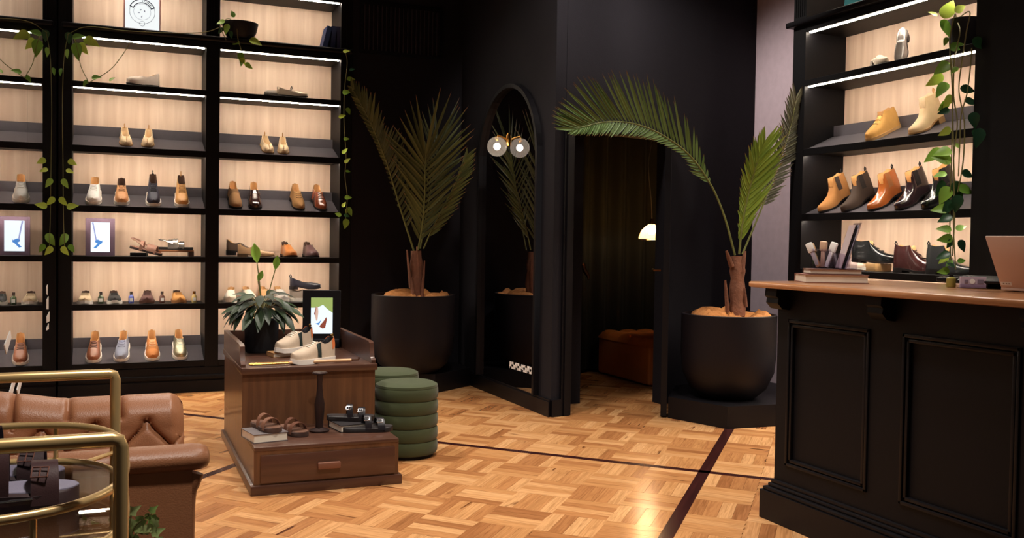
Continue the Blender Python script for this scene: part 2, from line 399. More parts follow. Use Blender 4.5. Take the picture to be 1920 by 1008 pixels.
# ------------------------------------------------------------------ shelving units
ZB, ZC, ZD, ZE, ZF, ZG = 2.337, 1.862, 1.418, 1.048, .687, .238
DEP = .356
def shelving(name, label, loc, rz, bays, total, cornice_ext):
    t = thing(name, label, 'shelving', loc, (0, 0, rz))
    def part(nm, mb, mt, p=t): return mb.build(nm, mt, p)
    edges = [0] + [v for b in bays for v in b] + [total]
    for a, b in zip(edges[0::2], edges[1::2]):
        mb = MB(); mb.box(a, b, 0, DEP, 0, 3.69)
        k = max(1, int((b-a)/.02))
        for i in range(1, k):       # flutes on the pilaster face
            x = lerp(a, b, i/k); mb.box(x-.003, x+.003, -.004, 0, 2.78, 3.6)
        part('post', mb, black)
    for a, b in bays:
        mb = MB(); mb.box(a, b, DEP, DEP+.012, 0, 3.69)
        part('back_panel', mb, panel_wood)
        for z, kind in ((3.17, 'top'), (ZB, 'flat'), (ZC, 'tray'), (ZD, 'tray'), (ZE, 'flat'), (ZF, 'flat'), (ZG, 'base'), (2.75, 'cornice')):
            if kind == 'cornice': z0, z1 = 2.665, 2.71
            else: z0, z1 = z-.042, z
            mb = MB()
            hid = kind in ('tray', 'flat', 'base') and z < ZB
            zu = z0+.014 if hid else z0           # underside of the board behind the front lip
            if kind in ('flat', 'top', 'cornice'): mb.box(a, b, .016, DEP, zu, z1); mb.box(a, b, 0, .02, z0, z1, .002, 1)
            else:
                mb.box(a, b, 0, .02, z0, z1+.006, .002, 1); mb.box(a, b, .02, DEP, zu, zu+.012)
            sh = part('shelf', mb, black)
            if kind in ('tray', 'base'):
                mb = MB()
                tr = Matrix.Translation((0, .02, z+.004)) @ Matrix.Rotation(math.atan2(.10, .235), 4, 'X')
                mb.box(a+.003, b-.003, 0, .25, -.012, 0, mat=tr)
                mb.build('display_tray', tray_grey, sh)
                MB().box(a+.003, b-.003, .262, .274, z+.085, z+.178).build('tray_rail', tray_grey, sh)
            if kind != 'base':
                y0, wd = (.03, .014) if hid else (.022, .014)
                MB().box(a+.01, b-.01, y0, y0+wd, zu-.006, zu-.0005).build('led_strip', led, sh)
        
    mb = MB(); e = cornice_ext
    mb.box(-e[0], total+e[1], -.045, DEP, 2.712, 2.752, .012, 3)
    part('cornice', mb, black_satin)
    mb = MB(); mb.box(0, total, -.006, .02, 0, ZG-.046); mb.box(0, total, -.016, .0, .10, .135, .004); mb.box(0, total, -.02, 0, 0, .09)
    part('plinth', mb, black)
    return t
LX0 = -.305
shelving('display_shelving', 'tall black shoe shelving with pale oak back panels along the back wall', (LX0, SF, 0), 0,
         [(.09, 1.029), (1.13, 2.079)], 2.172, (-.02, 0))
RY0 = 5.262
shelving('display_shelving', 'tall black shoe shelving with oak back panel behind the sales counter', (RX, RY0, 0), -math.pi/2,
         [(.125, 1.50)], 1.62, (.04, 0))

# ------------------------------------------------------------------ left mirror wall and arched mirror
wm = thing('wall_mirror_panel', 'tall frameless mirror panels on the side wall left of the shelving', 'mirror', (-.312, 5.5, 0))
for ya, yb in ((3.42, 4.695), (4.701, 7.64)):
    MB().box(-.02, 0, ya-5.5, yb-5.5, .02, 3.69).build('mirror_pane', mirror, wm, 0)
dec = MB()
for (py0, py1, px, wdt) in ((537, 555, 88, .12), (560, 583, 89, .2), (590, 607, 90, .3), (612, 622, 89, .25)):
    a = onx(px, py0, -.312); b = onx(px-1, py1, -.312)
    dec.prism([(a.y-5.5-wdt/2, a.z), (a.y-5.5+wdt/2, a.z+.01), (a.y-5.5+wdt/2, b.z), (a.y-5.5-wdt/2, b.z+.015)], .0005, .0015, lambda x, y, z: (z, x, y))
for (px, py) in ((14, 640), (22, 728), (36, 722)):
    a = onx(px, py, -.312); dec.prism([(a.y-5.5-.12, a.z), (a.y-5.5+.1, a.z+.03), (a.y-5.5+.14, a.z), (a.y-5.5-.05, a.z-.04)], .0005, .0015, lambda x, y, z: (z, x, y))
dec.build('decal', M('white_vinyl', (215, 210, 205), .6), wm, 0)['label'] = 'worn white vinyl lettering'

am = thing('arched_mirror', 'tall arched full-length mirror with black frame on the dark wall', 'mirror', (2.83, 6.565, .118))
def arch(hw, h, n=24):
    zs = h-hw
    return [(-hw, 0), (hw, 0)] + [(hw*math.cos(math.pi*i/n), zs+hw*math.sin(math.pi*i/n)) for i in range(n+1)]
def arch_ring(mb, hw, h, tw, d0, d1):
    a = arch(hw, h)[1:]+[(-hw, 0)]; b = [(max(-hw+tw, min(hw-tw, x)) if i in (0, len(a)-1) else x*(hw-tw)/hw, y if i in (0, len(a)-1) else (h-hw)+(y-(h-hw))*(hw-tw)/hw if y > h-hw else y) for i, (x, y) in enumerate(a)]
    for i in range(len(a)-1):
        q = [a[i], a[i+1], b[i+1], b[i]]
        mb.loft([[(d0, x, y) for x, y in q], [(d1, x, y) for x, y in q]])
mb = MB(); arch_ring(mb, .57, 2.272, .03, -.045, -.001); mb.build('frame', black_satin, am)
mb = MB(); mb.prism(arch(.545, 2.245), -.012, -.004, lambda x, y, z: (z, x, y)); mb.build('mirror_glass', mirror, am, 0)
mb = MB()
a = onx(958, 683, WX); b = onx(1003, 695.5, WX)
for i in range(12):
    y = lerp(a.y, b.y, (i+.5)/12)-6.565; z = lerp(a.z, b.z, (i+.5)/12)-.118
    mb.box(-.0135, -.0125, y-.019, y+.012, z-.026, z+.026, 0)
    mb.box(-.0135, -.0125, y-.021, y+.021, z-.026+.018*(i % 3), z-.01+.018*(i % 3))
mb.build('lettering', white, am, 0)['label'] = 'row of small white letters low on the mirror'

sc = thing('wall_light', 'brass wall light with one clear glass globe fixed to the arched mirror', 'wall light', (WX-.013, 6.58, 1.975))
mb = MB(); mb.lathe([(.0, 0), (.03, 0), (.045, .006), (.03, .016), (0, .02)], 20)
o = mb.build('back_plate', gold, sc, 38, (0, 0, 0), (0, -math.pi/2, 0)); o.scale = (1.25, .6, 1)
MB().tube([(-.01, 0, .0), (-.05, 0, .02), (-.09, 0, .03), (-.093, 0, .008)], .007).build('arm', gold, sc)
mb = MB(); mb.lathe([(.0, .02), (.018, .02), (.022, .0), (.012, -.012), (0, -.012)], 16, (-.093, 0, -.0)); mb.build('lamp_holder', gold, sc)
mb = MB(); mb.ball((-.093, 0, -.055), .075, 24, 16); mb.build('globe', globe_glass, sc)
mb = MB(); mb.ball((-.093, 0, -.055), .026, 16, 10); mb.build('bulb', globe_bulb, sc)

# ------------------------------------------------------------------ shoes
WTAB = [(0, 0), (.012, .36), (.04, .58), (.09, .72), (.18, .78), (.3, .76), (.44, .80), (.58, .93), (.7, 1.), (.8, .97), (.88, .84), (.94, .63), (.98, .38), (1, 0)]
WPT = [(0, 0), (.012, .38), (.04, .60), (.09, .74), (.18, .78), (.3, .72), (.44, .78), (.58, .94), (.68, 1.), (.78, .92), (.88, .70), (.94, .50), (.98, .28), (1, 0)]
TS = [0, .012, .035, .06, .1, .16, .23, .3, .36, .40, .43, .46, .5, .55, .62, .7, .78, .85, .9, .94, .97, .99, 1]
PROF = {
 'sneaker': [(0, .106), (.05, .108), (.1, .096), (.2, .074), (.32, .072), (.40, .088), (.46, .087), (.6, .072), (.75, .052), (.9, .042), (1, .03)],
 'hightop': [(0, .150), (.05, .152), (.1, .142), (.2, .128), (.32, .122), (.40, .128), (.46, .112), (.6, .078), (.75, .054), (.9, .042), (1, .03)],
 'derby': [(0, .092), (.05, .094), (.1, .080), (.2, .060), (.32, .062), (.40, .078), (.46, .078), (.6, .064), (.75, .047), (.9, .034), (1, .02)],
 'boot': [(0, .165), (.1, .168), (.2, .158), (.3, .162), (.40, .172), (.43, .15), (.46, .115), (.55, .082), (.7, .058), (.85, .044), (.94, .036), (1, .022)],
 'chukka': [(0, .12), (.1, .122), (.2, .114), (.32, .118), (.40, .126), (.46, .102), (.6, .074), (.75, .054), (.9, .042), (1, .025)],
 'flat': [(0, .066), (.1, .060), (.25, .046), (.4, .040), (.5, .042), (.6, .046), (.75, .042), (.9, .034), (1, .02)],
 'mule': [(0, .018), (.1, .018), (.25, .02), (.38, .022), (.5, .058), (.6, .058), (.75, .048), (.9, .036), (1, .02)]}
class Shoe:
    """toe points along local -Y, sole on z = 0, length L, width W"""
    def __init__(s, kind, L=.28, W=.104, sole=.026, heel=0., taper=False, hs=1.):
        s.k, s.L, s.W, s.so, s.he, s.hs = kind, L, W, sole, heel, hs; s.tab = WPT if taper else WTAB
    def w(s, t): return s.W/2*interp(s.tab, t)
    def y(s, t): return s.L*(.5-t)
    def zt(s, t):      # top of the sole
        if s.he: return interp([(0, s.he+s.so), (.3, s.he*.9+s.so), (.58, s.so+.002), (.8, s.so+.002), (1, s.so+.010)], t)
        return s.so + (.006 if t > .97 else 0)
    def h(s, t): return s.zt(t)+interp(PROF[s.k], t)*s.hs
    def d(s, t):
        o = {'flat': (.58, .64)}.get(s.k, (.40, .46))
        if s.k == 'mule': return interp([(.0, 0), (.38, 0), (.40, 1), (.46, 1), (.5, .9), (.52, 0)], t)*0
        return interp([(0, 0), (.035, 0), (.06, 1), (o[0], 1), (o[1], 0), (1, 0)], t)
    def sec(s, t, ins=.94):
        w, zs, h, d = s.w(t)*ins, s.zt(t)-.003, s.h(t), s.d(t)
        out, inn = [], []
        for i in range(6):
            a = i/5; th = a*R(62)
            dx, dz = w*math.cos(th)**.75, (h-zs)*math.sin(th)**.72
            lean = .30 if s.k in ('boot', 'hightop', 'chukka') else .26
            cx_, cz_ = w*(1-lean*a**1.3), (h-zs)*a
            out.append((lerp(dx, cx_, d), zs+lerp(dz, cz_, d)))
        xo = out[-1][0]
        for k, (fx, fz) in enumerate(((.90, .98), (.84, .5), (.7, .08), (.0, .05))):
            th = R(62+28*(k+1)/4)
            dx, dz = w*math.cos(th)**.75 if k < 3 else 0, (h-zs)*math.sin(th)**.72
            ox, oz = xo*fx, (h-zs)*fz
            inn.append((lerp(dx, ox, d), zs+lerp(dz, oz, d)))
        half = out+inn
        return [(x, s.y(t), z) for x, z in half] + [(-x, s.y(t), z) for x, z in reversed(half[:-1])]
    def surf(s, t, a, side, off=.0015):     # point on the outside of the upper
        r = s.sec(t); i = a*5; k = min(4, int(i)); p = Vector(r[k]).lerp(Vector(r[k+1]), i-k)
        return Vector((side*(p.x+off), p.y, p.z+(off if a > .8 else 0)))
    def upper(s, mats, parent, split=False):
        mb = MB(); rings = [s.sec(t) for t in TS]
        if split:
            for t, r in zip(TS, rings):
                if t > .66:
                    g = min(1, (t-.66)/.12); c = r[9]; r[9] = (c[0], c[1]+ (.02*g if t > .93 else 0), lerp(c[2], s.zt(t)+.004, g))
                    for j in (8, 10): r[j] = (r[j][0]*lerp(1, .6, g), r[j][1], r[j][2])
        n = len(rings[0]); bv = [[mb.bm.verts.new(p) for p in r] for r in rings]
        for i in range(len(rings)-1):
            tm = (TS[i]+TS[i+1])/2
            for j in range(n-1):
                try: f = mb.bm.faces.new([bv[i][j], bv[i][j+1], bv[i+1][j+1], bv[i+1][j]])
                except ValueError: continue
                f.material_index = 1 if (5 <= j <= 12 and s.d(tm) > .3) else 0
        mb.build('upper', mats, parent, 50)
    def sole(s, mt, parent, grow=1.05):
        ts = [0, .012, .035, .07, .14, .2, .26, .262, .34, .42, .5, .58, .66, .74, .82, .88, .93, .965, .985, 1]
        rings = []
        for t in ts:
            w = s.w(t)*grow + .001; z1 = s.zt(t); y = s.y(t)+(.004 if t == 0 else -.004 if t == 1 else 0)
            if s.he: z0 = 0 if t <= .26 else max(0, z1-s.so) if t < .97 else z1-s.so*.8
            else: z0 = 0 if t < .93 else (t-.93)*.12
            rings.append([(w, y, z0), (w, y, z1), (-w, y, z1), (-w, y, z0)])
        mb = MB(); mb.loft(rings); mb.build('sole', mt, parent, 50)
    def laces(s, mt, parent, t0=.45, t1=.66, n=5, bow=True, wd=.32):
        mb = MB()
        for i in range(n):
            t = lerp(t0, t1, i/(n-1)); r = s.sec(t)
            pts = [Vector(p)+Vector((0, 0, .0025)) for p in r[5:14]]
            pts = [Vector((p.x*.9, p.y, p.z)) for p in pts]
            mb.tube(pts, .0036, 5, flat=.6)
        if bow:
            r = s.sec(t0-.01); c = Vector(r[9])+Vector((0, 0, .006))
            for sx in (-1, 1):
                mb.tube([c, c+Vector((sx*.014, -.002, .006)), c+Vector((sx*.026, -.006, -.002)), c+Vector((sx*.012, -.01, -.003)), c], .0022, 5)
        mb.build('laces', mt, parent)
    def patch(s, name, mt, parent, t0, t1, a0, a1, sides=(1, -1), off=.002, n=5):
        for sd in sides:
            MB().grid(lambda u, v: s.surf(lerp(t0, t1, u), lerp(a0, a1, v), sd, off), n, n).build(name, mt, parent)
    def band(s, name, mt, parent, t0, t1, off=.003):
        mb = MB(); rings = []
        for k in range(4):
            t = lerp(t0, t1, k/3); rings.append([Vector((p[0]*1.03, p[1], p[2]+off)) for p in s.sec(t)])
        mb.loft(rings, False, False); return mb.build(name, mt, parent)
    def pull(s, mt, parent, hgt=.022):
        z = s.h(.02); y = s.y(.02)
        mb = MB(); mb.tube([(0, y-.004, z-.012), (0, y+.006, z+hgt*.5), (0, y, z+hgt), (0, y-.008, z+hgt*.5), (0, y-.008, z-.004)], .004, 6)
        mb.build('pull_tab', mt, parent)
_shoe_mats = {}
def SM(rgb, rough=.5, metal=0., coat=0.):
    k = (rgb, rough, metal, coat)
    if k not in _shoe_mats: _shoe_mats[k] = M('shoe_material', rgb, rough, metal, .1, 40, .05, 400, coat=coat)
    return _shoe_mats[k]
lining_tan = SM((196, 148, 98), .7); lining_dark = SM((70, 46, 34), .8); cream_sole = SM((232, 224, 214), .55); dark_sole = SM((26, 20, 20), .5)
black_lace = SM((22, 20, 24), .8); white_lace = SM((228, 224, 216), .8)
LIFT = math.atan2(.10, .235)
def make_shoe(name, label, cat, group, loc, rz, kind, rgb, tray=False, rough=.5, metal=0., coat=0., sole=.026, sole_m=None, heel=0., lin=None, lace=None,
              L=.28, W=.104, taper=False, extras=(), rx=0., split=False, hs=1., ry=0., nl=5):
    t = thing(name, label, cat, loc, (0, 0, 0), group)
    t.rotation_mode = 'XYZ'
    mt = Matrix.Rotation(rz, 3, 'Z') @ Matrix.Rotation(LIFT if tray else rx, 3, 'X') @ Matrix.Rotation(ry, 3, 'Y')
    t.rotation_euler = mt.to_euler()
    s = Shoe(kind, L, W, sole, heel, taper, hs)
    um = SM(rgb, rough, metal, coat)
    s.upper([um, lin or lining_tan], t, split)
    s.sole(sole_m or cream_sole, t, 1.08 if sole > .02 else 1.03)
    if lace: s.laces(lace, t, n=nl, bow='nobow' not in extras)
    for e in extras:
        if e == 'gore': s.patch('elastic_gore', SM((66, 52, 46), .9) if rough > .5 and sum(rgb) > 260 else SM((150, 92, 48), .8) if sum(rgb) > 260 else SM((34, 28, 28), .9), t, .24, .37, .42, 1.)
        elif e == 'tab': s.pull(black_lace if sum(rgb) < 420 else SM((190, 140, 90), .6), t)
        elif e == 'strap': s.band('strap', SM(tuple(int(c*.8) for c in rgb), rough, metal, coat), t, .46, .57, .004)
        elif e == 'buckle':
            p = s.surf(.5, .7, 1, .004); mb = MB(); mb.box(p.x-.002, p.x+.004, p.y-.01, p.y+.01, p.z-.008, p.z+.008, .002); mb.build('buckle', steel, t)
        elif e == 'toecap': s.band('toe_cap', um, t, .80, .97, .0015)
        elif e == 'stripe': s.patch('side_stripe', SM((34, 46, 44), .5), t, .40, .50, .05, .92)
        elif e == 'heeltab': s.patch('heel_tab', SM((214, 116, 62), .6), t, .005, .12, .45, 1.0); s.pull(gold, t, .012)
        elif e == 'vamp': s.band('vamp', SM(tuple(max(0, int(c*.9)) for c in rgb), rough, metal, coat), t, .60, .76, .001)
        elif e == 'cuff': s.band('tongue', SM(tuple(min(255, int(c*1.06)) for c in rgb), rough), t, .42, .47, .002)
    return t

# --- left unit: rows of shoes facing the room
def lx(px, py): return ony(px, py, SF).x
def on_tray(px, py, z, depth=.15):
    y = depth
    return Vector((ony(px, py, SF+y).x, SF+.02+y*math.cos(LIFT), z+.005+y*math.sin(LIFT)))
GR = 'shoes facing out on the left shelving'
def L_tray(px, py, z, label, kind, rgb, cat='shoe', rz=0., dep=.142, **k):
    return make_shoe(k.pop('nm', 'shoe'), label, cat, GR, on_tray(px, py, z, dep), R(rz), kind, rgb, True, **k)
# row with lace-up sneakers
L_tray(177, 362, ZD, 'plain white low-top sneaker at the left end of its shelf above the small screen', 'sneaker', (232, 230, 228), nm='sneaker', cat='sneaker', lace=SM((206, 202, 196), .8), rz=-4)
L_tray(228, 362, ZD, 'tan leather low-top sneaker with white sole next to the white sneaker', 'sneaker', (204, 146, 96), nm='sneaker', cat='sneaker', lace=SM((120, 84, 58), .8), lin=lining_dark, L=.27)
L_tray(287, 362, ZD, 'navy blue high-top sneaker with white sole', 'hightop', (34, 36, 58), nm='sneaker', cat='sneaker', lace=black_lace, lin=lining_dark, extras=('tab',), nl=7)
L_tray(340, 364, ZD, 'tan suede high-top sneaker with white sole', 'hightop', (206, 152, 90), nm='sneaker', cat='sneaker', lace=SM((150, 108, 66), .8), lin=lining_dark, extras=('tab',), nl=7)
# bottom row
L_tray(177, 655, ZG, 'brown leather low-top sneaker with white sole on the lowest shelf', 'sneaker', (146, 92, 66), nm='sneaker', cat='sneaker', rough=.35, lace=SM((72, 44, 34), .8), rz=-4)
L_tray(230, 655, ZG, 'grey-blue suede low-top sneaker with white sole on the lowest shelf', 'sneaker', (140, 146, 164), nm='sneaker', cat='sneaker', rough=.9, lace=SM((96, 100, 118), .8), rz=-8)
L_tray(285, 655, ZG, 'orange-tan suede sneaker with pale laces on the lowest shelf', 'sneaker', (190, 122, 66), nm='sneaker', cat='sneaker', rough=.8, lace=SM((226, 190, 150), .8), extras=('vamp',), rz=0)
L_tray(336, 655, ZG, 'metallic olive-silver sneaker on the lowest shelf', 'sneaker', (150, 146, 122), nm='sneaker', cat='sneaker', rough=.3, metal=.5, lace=SM((190, 188, 176), .8), extras=('vamp',), rz=2)
# split-toe shoes
for px, py, lb in ((235, 258, 'cream split-toe flat, left shoe of the pair under the pale grey flat'), (278, 259, 'cream split-toe flat, right shoe of the pair under the pale grey flat'),
                   (500, 270, 'cream split-toe flat, left shoe of the pair under the metallic flats'), (531, 271, 'cream split-toe flat, right shoe of the pair under the metallic flats')):
    L_tray(px, py, ZC, lb, 'flat', (232, 206, 168), nm='split_toe_flat', cat='shoe', L=.24, W=.092, sole=.01, split=True, rough=.6, lin=SM((236, 212, 176), .7), rz=4 if px in (235, 500) else -6, hs=1.15, sole_m=SM((180, 140, 96), .6), extras=('tab',))
# dress shoes
L_tray(439, 376, ZD, 'tan suede monk strap shoe on the shelf above the loafers', 'derby', (150, 112, 76), rough=.95, sole=.012, heel=.016, sole_m=dark_sole, extras=('strap', 'buckle'), rz=3, taper=False, hs=1.2)
L_tray(477, 377, ZD, 'polished dark brown monk strap shoe on the shelf above the loafers', 'derby', (64, 38, 36), rough=.15, coat=.6, sole=.012, heel=.016, sole_m=dark_sole, extras=('strap', 'buckle', 'toecap'), rz=-2, lin=lining_tan, hs=1.2)
L_tray(557, 379, ZD, 'tan suede derby shoe beside the polished brown derby', 'derby', (150, 110, 66), rough=.95, sole=.012, heel=.016, sole_m=dark_sole, lace=SM((92, 70, 46), .8), rz=4, taper=True, hs=1.2, nl=4)
L_tray(598, 381, ZD, 'polished chestnut brown derby shoe at the right end of its shelf', 'derby', (128, 66, 44), rough=.18, coat=.5, sole=.012, heel=.016, sole_m=dark_sole, lace=SM((84, 46, 34), .8), rz=6, taper=True, hs=1.2, nl=4)

def L_flat(px, py, z, label, kind, rgb, rz, dep=.15, nm='shoe', cat='shoe', zz=0., **k):
    p = ony(px, py, SF+dep); return make_shoe(nm, label, cat, GR, (p.x, SF+dep, z+zz), R(rz), kind, rgb, **k)
# small lace-up shoes on the flat shelf, toes outward
for px, rgb, lb in ((160, (206, 184, 152), 'beige lace-up trainer on the flat shelf above the lowest row'), (214, (50, 52, 54), 'black lace-up trainer with white sole on the flat shelf'),
                    (276, (92, 62, 60), 'burgundy lace-up shoe on the flat shelf'), (334, (202, 146, 82), 'tan lace-up shoe with dark heel on the flat shelf')):
    L_flat(px, 556, ZF, lb, 'sneaker', rgb, random.uniform(-4, 4), .17, lace=SM(tuple(int(c*.8) for c in rgb), .8), sole=.024, sole_m=cream_sole if px < 230 else SM((96, 62, 50), .6) if px < 300 else SM((150, 100, 56), .6), lin=lining_dark, hs=.62, rough=.6)
# single shoes higher up and on the flat shelf with the screen
L_flat(268, 150, ZB, 'pale grey ballet flat lying alone on the high shelf', 'flat', (196, 180, 168), -68, .075, nm='ballet_flat', sole=.008, heel=.012, sole_m=dark_sole, hs=1.5, rough=.5, L=.25, W=.09)
L_flat(522, 170, ZB, 'metallic pewter flat with ankle strap, left of the high pair', 'flat', (120, 112, 104), -75, .12, nm='strap_flat', sole=.008, heel=.01, sole_m=dark_sole, rough=.3, metal=.4, L=.24, W=.09, extras=('tab',))
L_flat(548, 172, ZB, 'metallic champagne flat in front of the pewter flat on the high shelf', 'flat', (188, 170, 150), 80, .06, nm='strap_flat', sole=.008, heel=.01, sole_m=dark_sole, rough=.28, metal=.5, L=.24, W=.09)
L_flat(456, 462, ZE, 'dark brown loafer standing behind the beige loafer', 'derby', (74, 56, 44), -262+360-30, .23, nm='loafer', sole=.01, heel=.03, sole_m=dark_sole, rough=.5, L=.27, W=.09, taper=True, hs=.95, rx=R(0), zz=.012)
L_flat(480, 466, ZE, 'beige leather loafer lying side-on in front of the dark loafer', 'derby', (190, 152, 114), 75, .10, nm='loafer', sole=.01, heel=.018, sole_m=SM((120, 92, 66), .6), rough=.4, L=.285, W=.088, taper=True, hs=.8)
L_flat(541, 466, ZE, 'tan derby shoe beside the aubergine derby on the flat shelf', 'derby', (182, 112, 56), 6, .15, sole=.012, heel=.016, sole_m=SM((60, 36, 26), .5), rough=.3, coat=.3, lin=lining_dark, extras=('toecap',), hs=1.1)
L_flat(582, 466, ZE, 'aubergine brown derby shoe at the right end of the flat shelf', 'derby', (86, 60, 62), 4, .15, sole=.012, heel=.016, sole_m=SM((36, 26, 28), .5), rough=.4, lin=lining_dark, extras=('toecap',), hs=1.1)
L_flat(432, 553, ZF, 'cream knit slip-on shoe peeking out left of the peace lily', 'sneaker', (226, 216, 200), -10, .15, nm='slip_on_shoe', sole=.02, hs=.9)
L_flat(466, 553, ZF, 'off-white slip-on shoe hidden behind the peace lily leaves', 'sneaker', (214, 204, 190), 4, .2, nm='slip_on_shoe', sole=.02, hs=.9)
L_flat(497, 553, ZF, 'tan slip-on shoe hidden behind the peace lily stems', 'sneaker', (196, 150, 104), 4, .2, nm='slip_on_shoe', sole=.02, hs=.9)
L_flat(526, 553, ZF, 'light grey slip-on shoe behind the right side of the peace lily', 'sneaker', (190, 186, 182), 4, .2, nm='slip_on_shoe', sole=.02, hs=.9)
L_flat(572, 556, ZF, 'grey sneaker with thick white sole lying under the black pump', 'sneaker', (140, 128, 118), 82, .13, nm='sneaker', cat='sneaker', sole=.03, hs=.75, L=.25)
L_flat(572, 556, ZF, 'black pump resting on top of the grey sneaker', 'flat', (34, 32, 42), 84, .13, zz=.098, nm='pump', sole=.008, heel=.02, sole_m=dark_sole, rough=.4, L=.25, W=.086, hs=1.1, extras=('tab',))

# --- small clear bottles between the trainers
for px, rgb, lb in ((189, (70, 84, 60), 'small glass bottle between the beige and black trainers'), (246, (92, 104, 190), 'small blue-tinted bottle between the black and burgundy shoes'),
                    (304, (110, 70, 58), 'small brown bottle between the burgundy and tan shoes'), (364, (206, 180, 120), 'small gold-capped bottle right of the tan shoe')):
    p = ony(px, 556, SF+.12); b = thing('bottle', lb, 'bottle', (p.x, SF+.12, ZF), group='small bottles on the flat shelf')
    mb = MB(); mb.lathe([(0, 0), (.018, 0), (.02, .006), (.02, .05), (.012, .06), (.009, .066), (0, .066)], 14); mb.build('flask', M('tinted_bottle', rgb, .15, 0, .1, coat=.5), b)
    mb = MB(); mb.lathe([(0, .066), (.011, .066), (.011, .09), (0, .09)], 14); mb.build('cap', gold if px == 364 else steel, b)
    MB().box(-.012, .012, -.0215, -.0205, .015, .04).build('sticker', white, b)

# --- sandals
def sandal(name, label, loc, rz, bed, strapm, L=.26, W=.094, thick=.022, rx=0., ry=0., straps=((.42, .54, .06), (.66, .80, .045)), heel_strap=False, buckle=True, group=None, solem=None, bs=1, bm=None):
    t = thing(name, label, 'sandal', loc, (0, 0, 0), group)
    t.rotation_euler = (Matrix.Rotation(rz, 3, 'Z') @ Matrix.Rotation(rx, 3, 'X') @ Matrix.Rotation(ry, 3, 'Y')).to_euler()
    s = Shoe('flat', L, W, thick)
    rings = []
    ts = [0, .012, .035, .07, .14, .24, .34, .44, .54, .62, .7, .78, .85, .9, .94, .97, .99, 1]
    for tt in ts:
        w_ = s.w(tt)*1.04; y = s.y(tt); rings.append([(w_, y, 0), (w_*1.02, y, thick), (w_*.9, y, thick+.004), (-w_*.9, y, thick+.004), (-w_*1.02, y, thick), (-w_, y, 0)])
    mb = MB(); mb.loft(rings); mb.build('sole', solem or dark_sole, t, 50)
    mb = MB(); mb.loft([[(s.w(tt)*.92, s.y(tt), thick+.003), (s.w(tt)*.9, s.y(tt), thick+.006), (0, s.y(tt), thick+.0045), (-s.w(tt)*.9, s.y(tt), thick+.006), (-s.w(tt)*.92, s.y(tt), thick+.003)] for tt in ts]); mb.build('footbed', bed, t, 50)
    for (a, b, hh) in straps:
        mb = MB(); rings = []
        for k in range(13):
            th = math.pi*k/12; ring = []
            for tt, o in ((a, 0), (b, 0), (b, .003), (a, .003)):
                w_ = s.w(tt)*1.02+o; ring.append((w_*math.cos(th), s.y(tt)+.01*math.cos(th), thick*.5+(hh+thick*.5+o)*math.sin(th)**.8))
            rings.append(ring)
        mb.loft(rings); st_ = mb.build('strap', strapm, t, 50)
        if buckle:
            w_ = s.w((a+b)/2); c = Vector((bs*w_*.72, s.y((a+b)/2), thick+hh*.72)); n_ = Vector((bs*.7, 0, .7)); u = Vector((-bs*.7, 0, .7))
            mb = MB(); q = [c+n_*.006+u*(.010*i)+Vector((0, .013*j, 0)) for i, j in ((-1, -1), (1, -1), (1, 1), (-1, 1))]
            mb.tube(q, .0017, 6, True); mb.tube([c+n_*.006-u*.010, c+n_*.006+u*.010], .0013, 5); mb.build('buckle', bm or steel, st_)
    if heel_strap:
        mb = MB(); pts = []
        for k in range(9):
            th = math.pi*k/8; pts.append((s.W*.40*math.cos(th), s.y(.2)+.055*math.sin(th)*.9, thick+.055+.01*math.sin(th)))
        pts = [(s.W*.42, s.y(.45), thick+.03)] + pts + [(-s.W*.42, s.y(.45), thick+.03)]
        mb.tube(pts, .010, 8, flat=.55); mb.build('heel_strap', strapm, t)
    return t
# shelf with the small screen
p = ony(283, 470, SF+.13)
sandal('slingback_sandal', 'dusty brown slingback sandal tilted on a black block beside the small screen', (p.x-.035, SF+.15, ZE+.034), R(62), SM((150, 104, 88), .6), SM((150, 108, 92), .5), rx=R(13), heel_strap=True, buckle=False, straps=((.30, .40, .062), (.52, .82, .05)), solem=SM((52, 34, 30), .6), thick=.014)
blk = tag(MB().box(-.06, .06, -.04, .04, 0, .028, .003).build('display_block', black_satin, None, 38, (p.x-.085, SF+.13, ZE), (0, 0, R(-12))), 'low black display block under the dusty brown sandal', 'block')
p = ony(330, 470, SF+.15)
rs = thing('display_riser', 'small wooden bridge riser carrying the silver sandal', 'riser', (p.x, SF+.15, ZE))
MB().box(-.13, .13, -.05, .05, .036, .05, .002).build('top', SM((176, 116, 78), .4), rs)
MB().box(.09, .13, -.05, .05, 0, .036).build('leg', SM((90, 60, 50), .5), rs); MB().box(-.13, -.115, -.05, .05, 0, .036).build('leg', SM((176, 116, 78), .5), rs)
sandal('slide_sandal', 'silver metallic sandal with crossed straps on the small riser', (p.x, SF+.15, ZE+.052), R(72), SM((60, 50, 46), .6), SM((176, 168, 160), .25, .7), straps=((.26, .40, .062), (.40, .56, .07), (.58, .74, .05)), heel_strap=True, buckle=False, thick=.016)

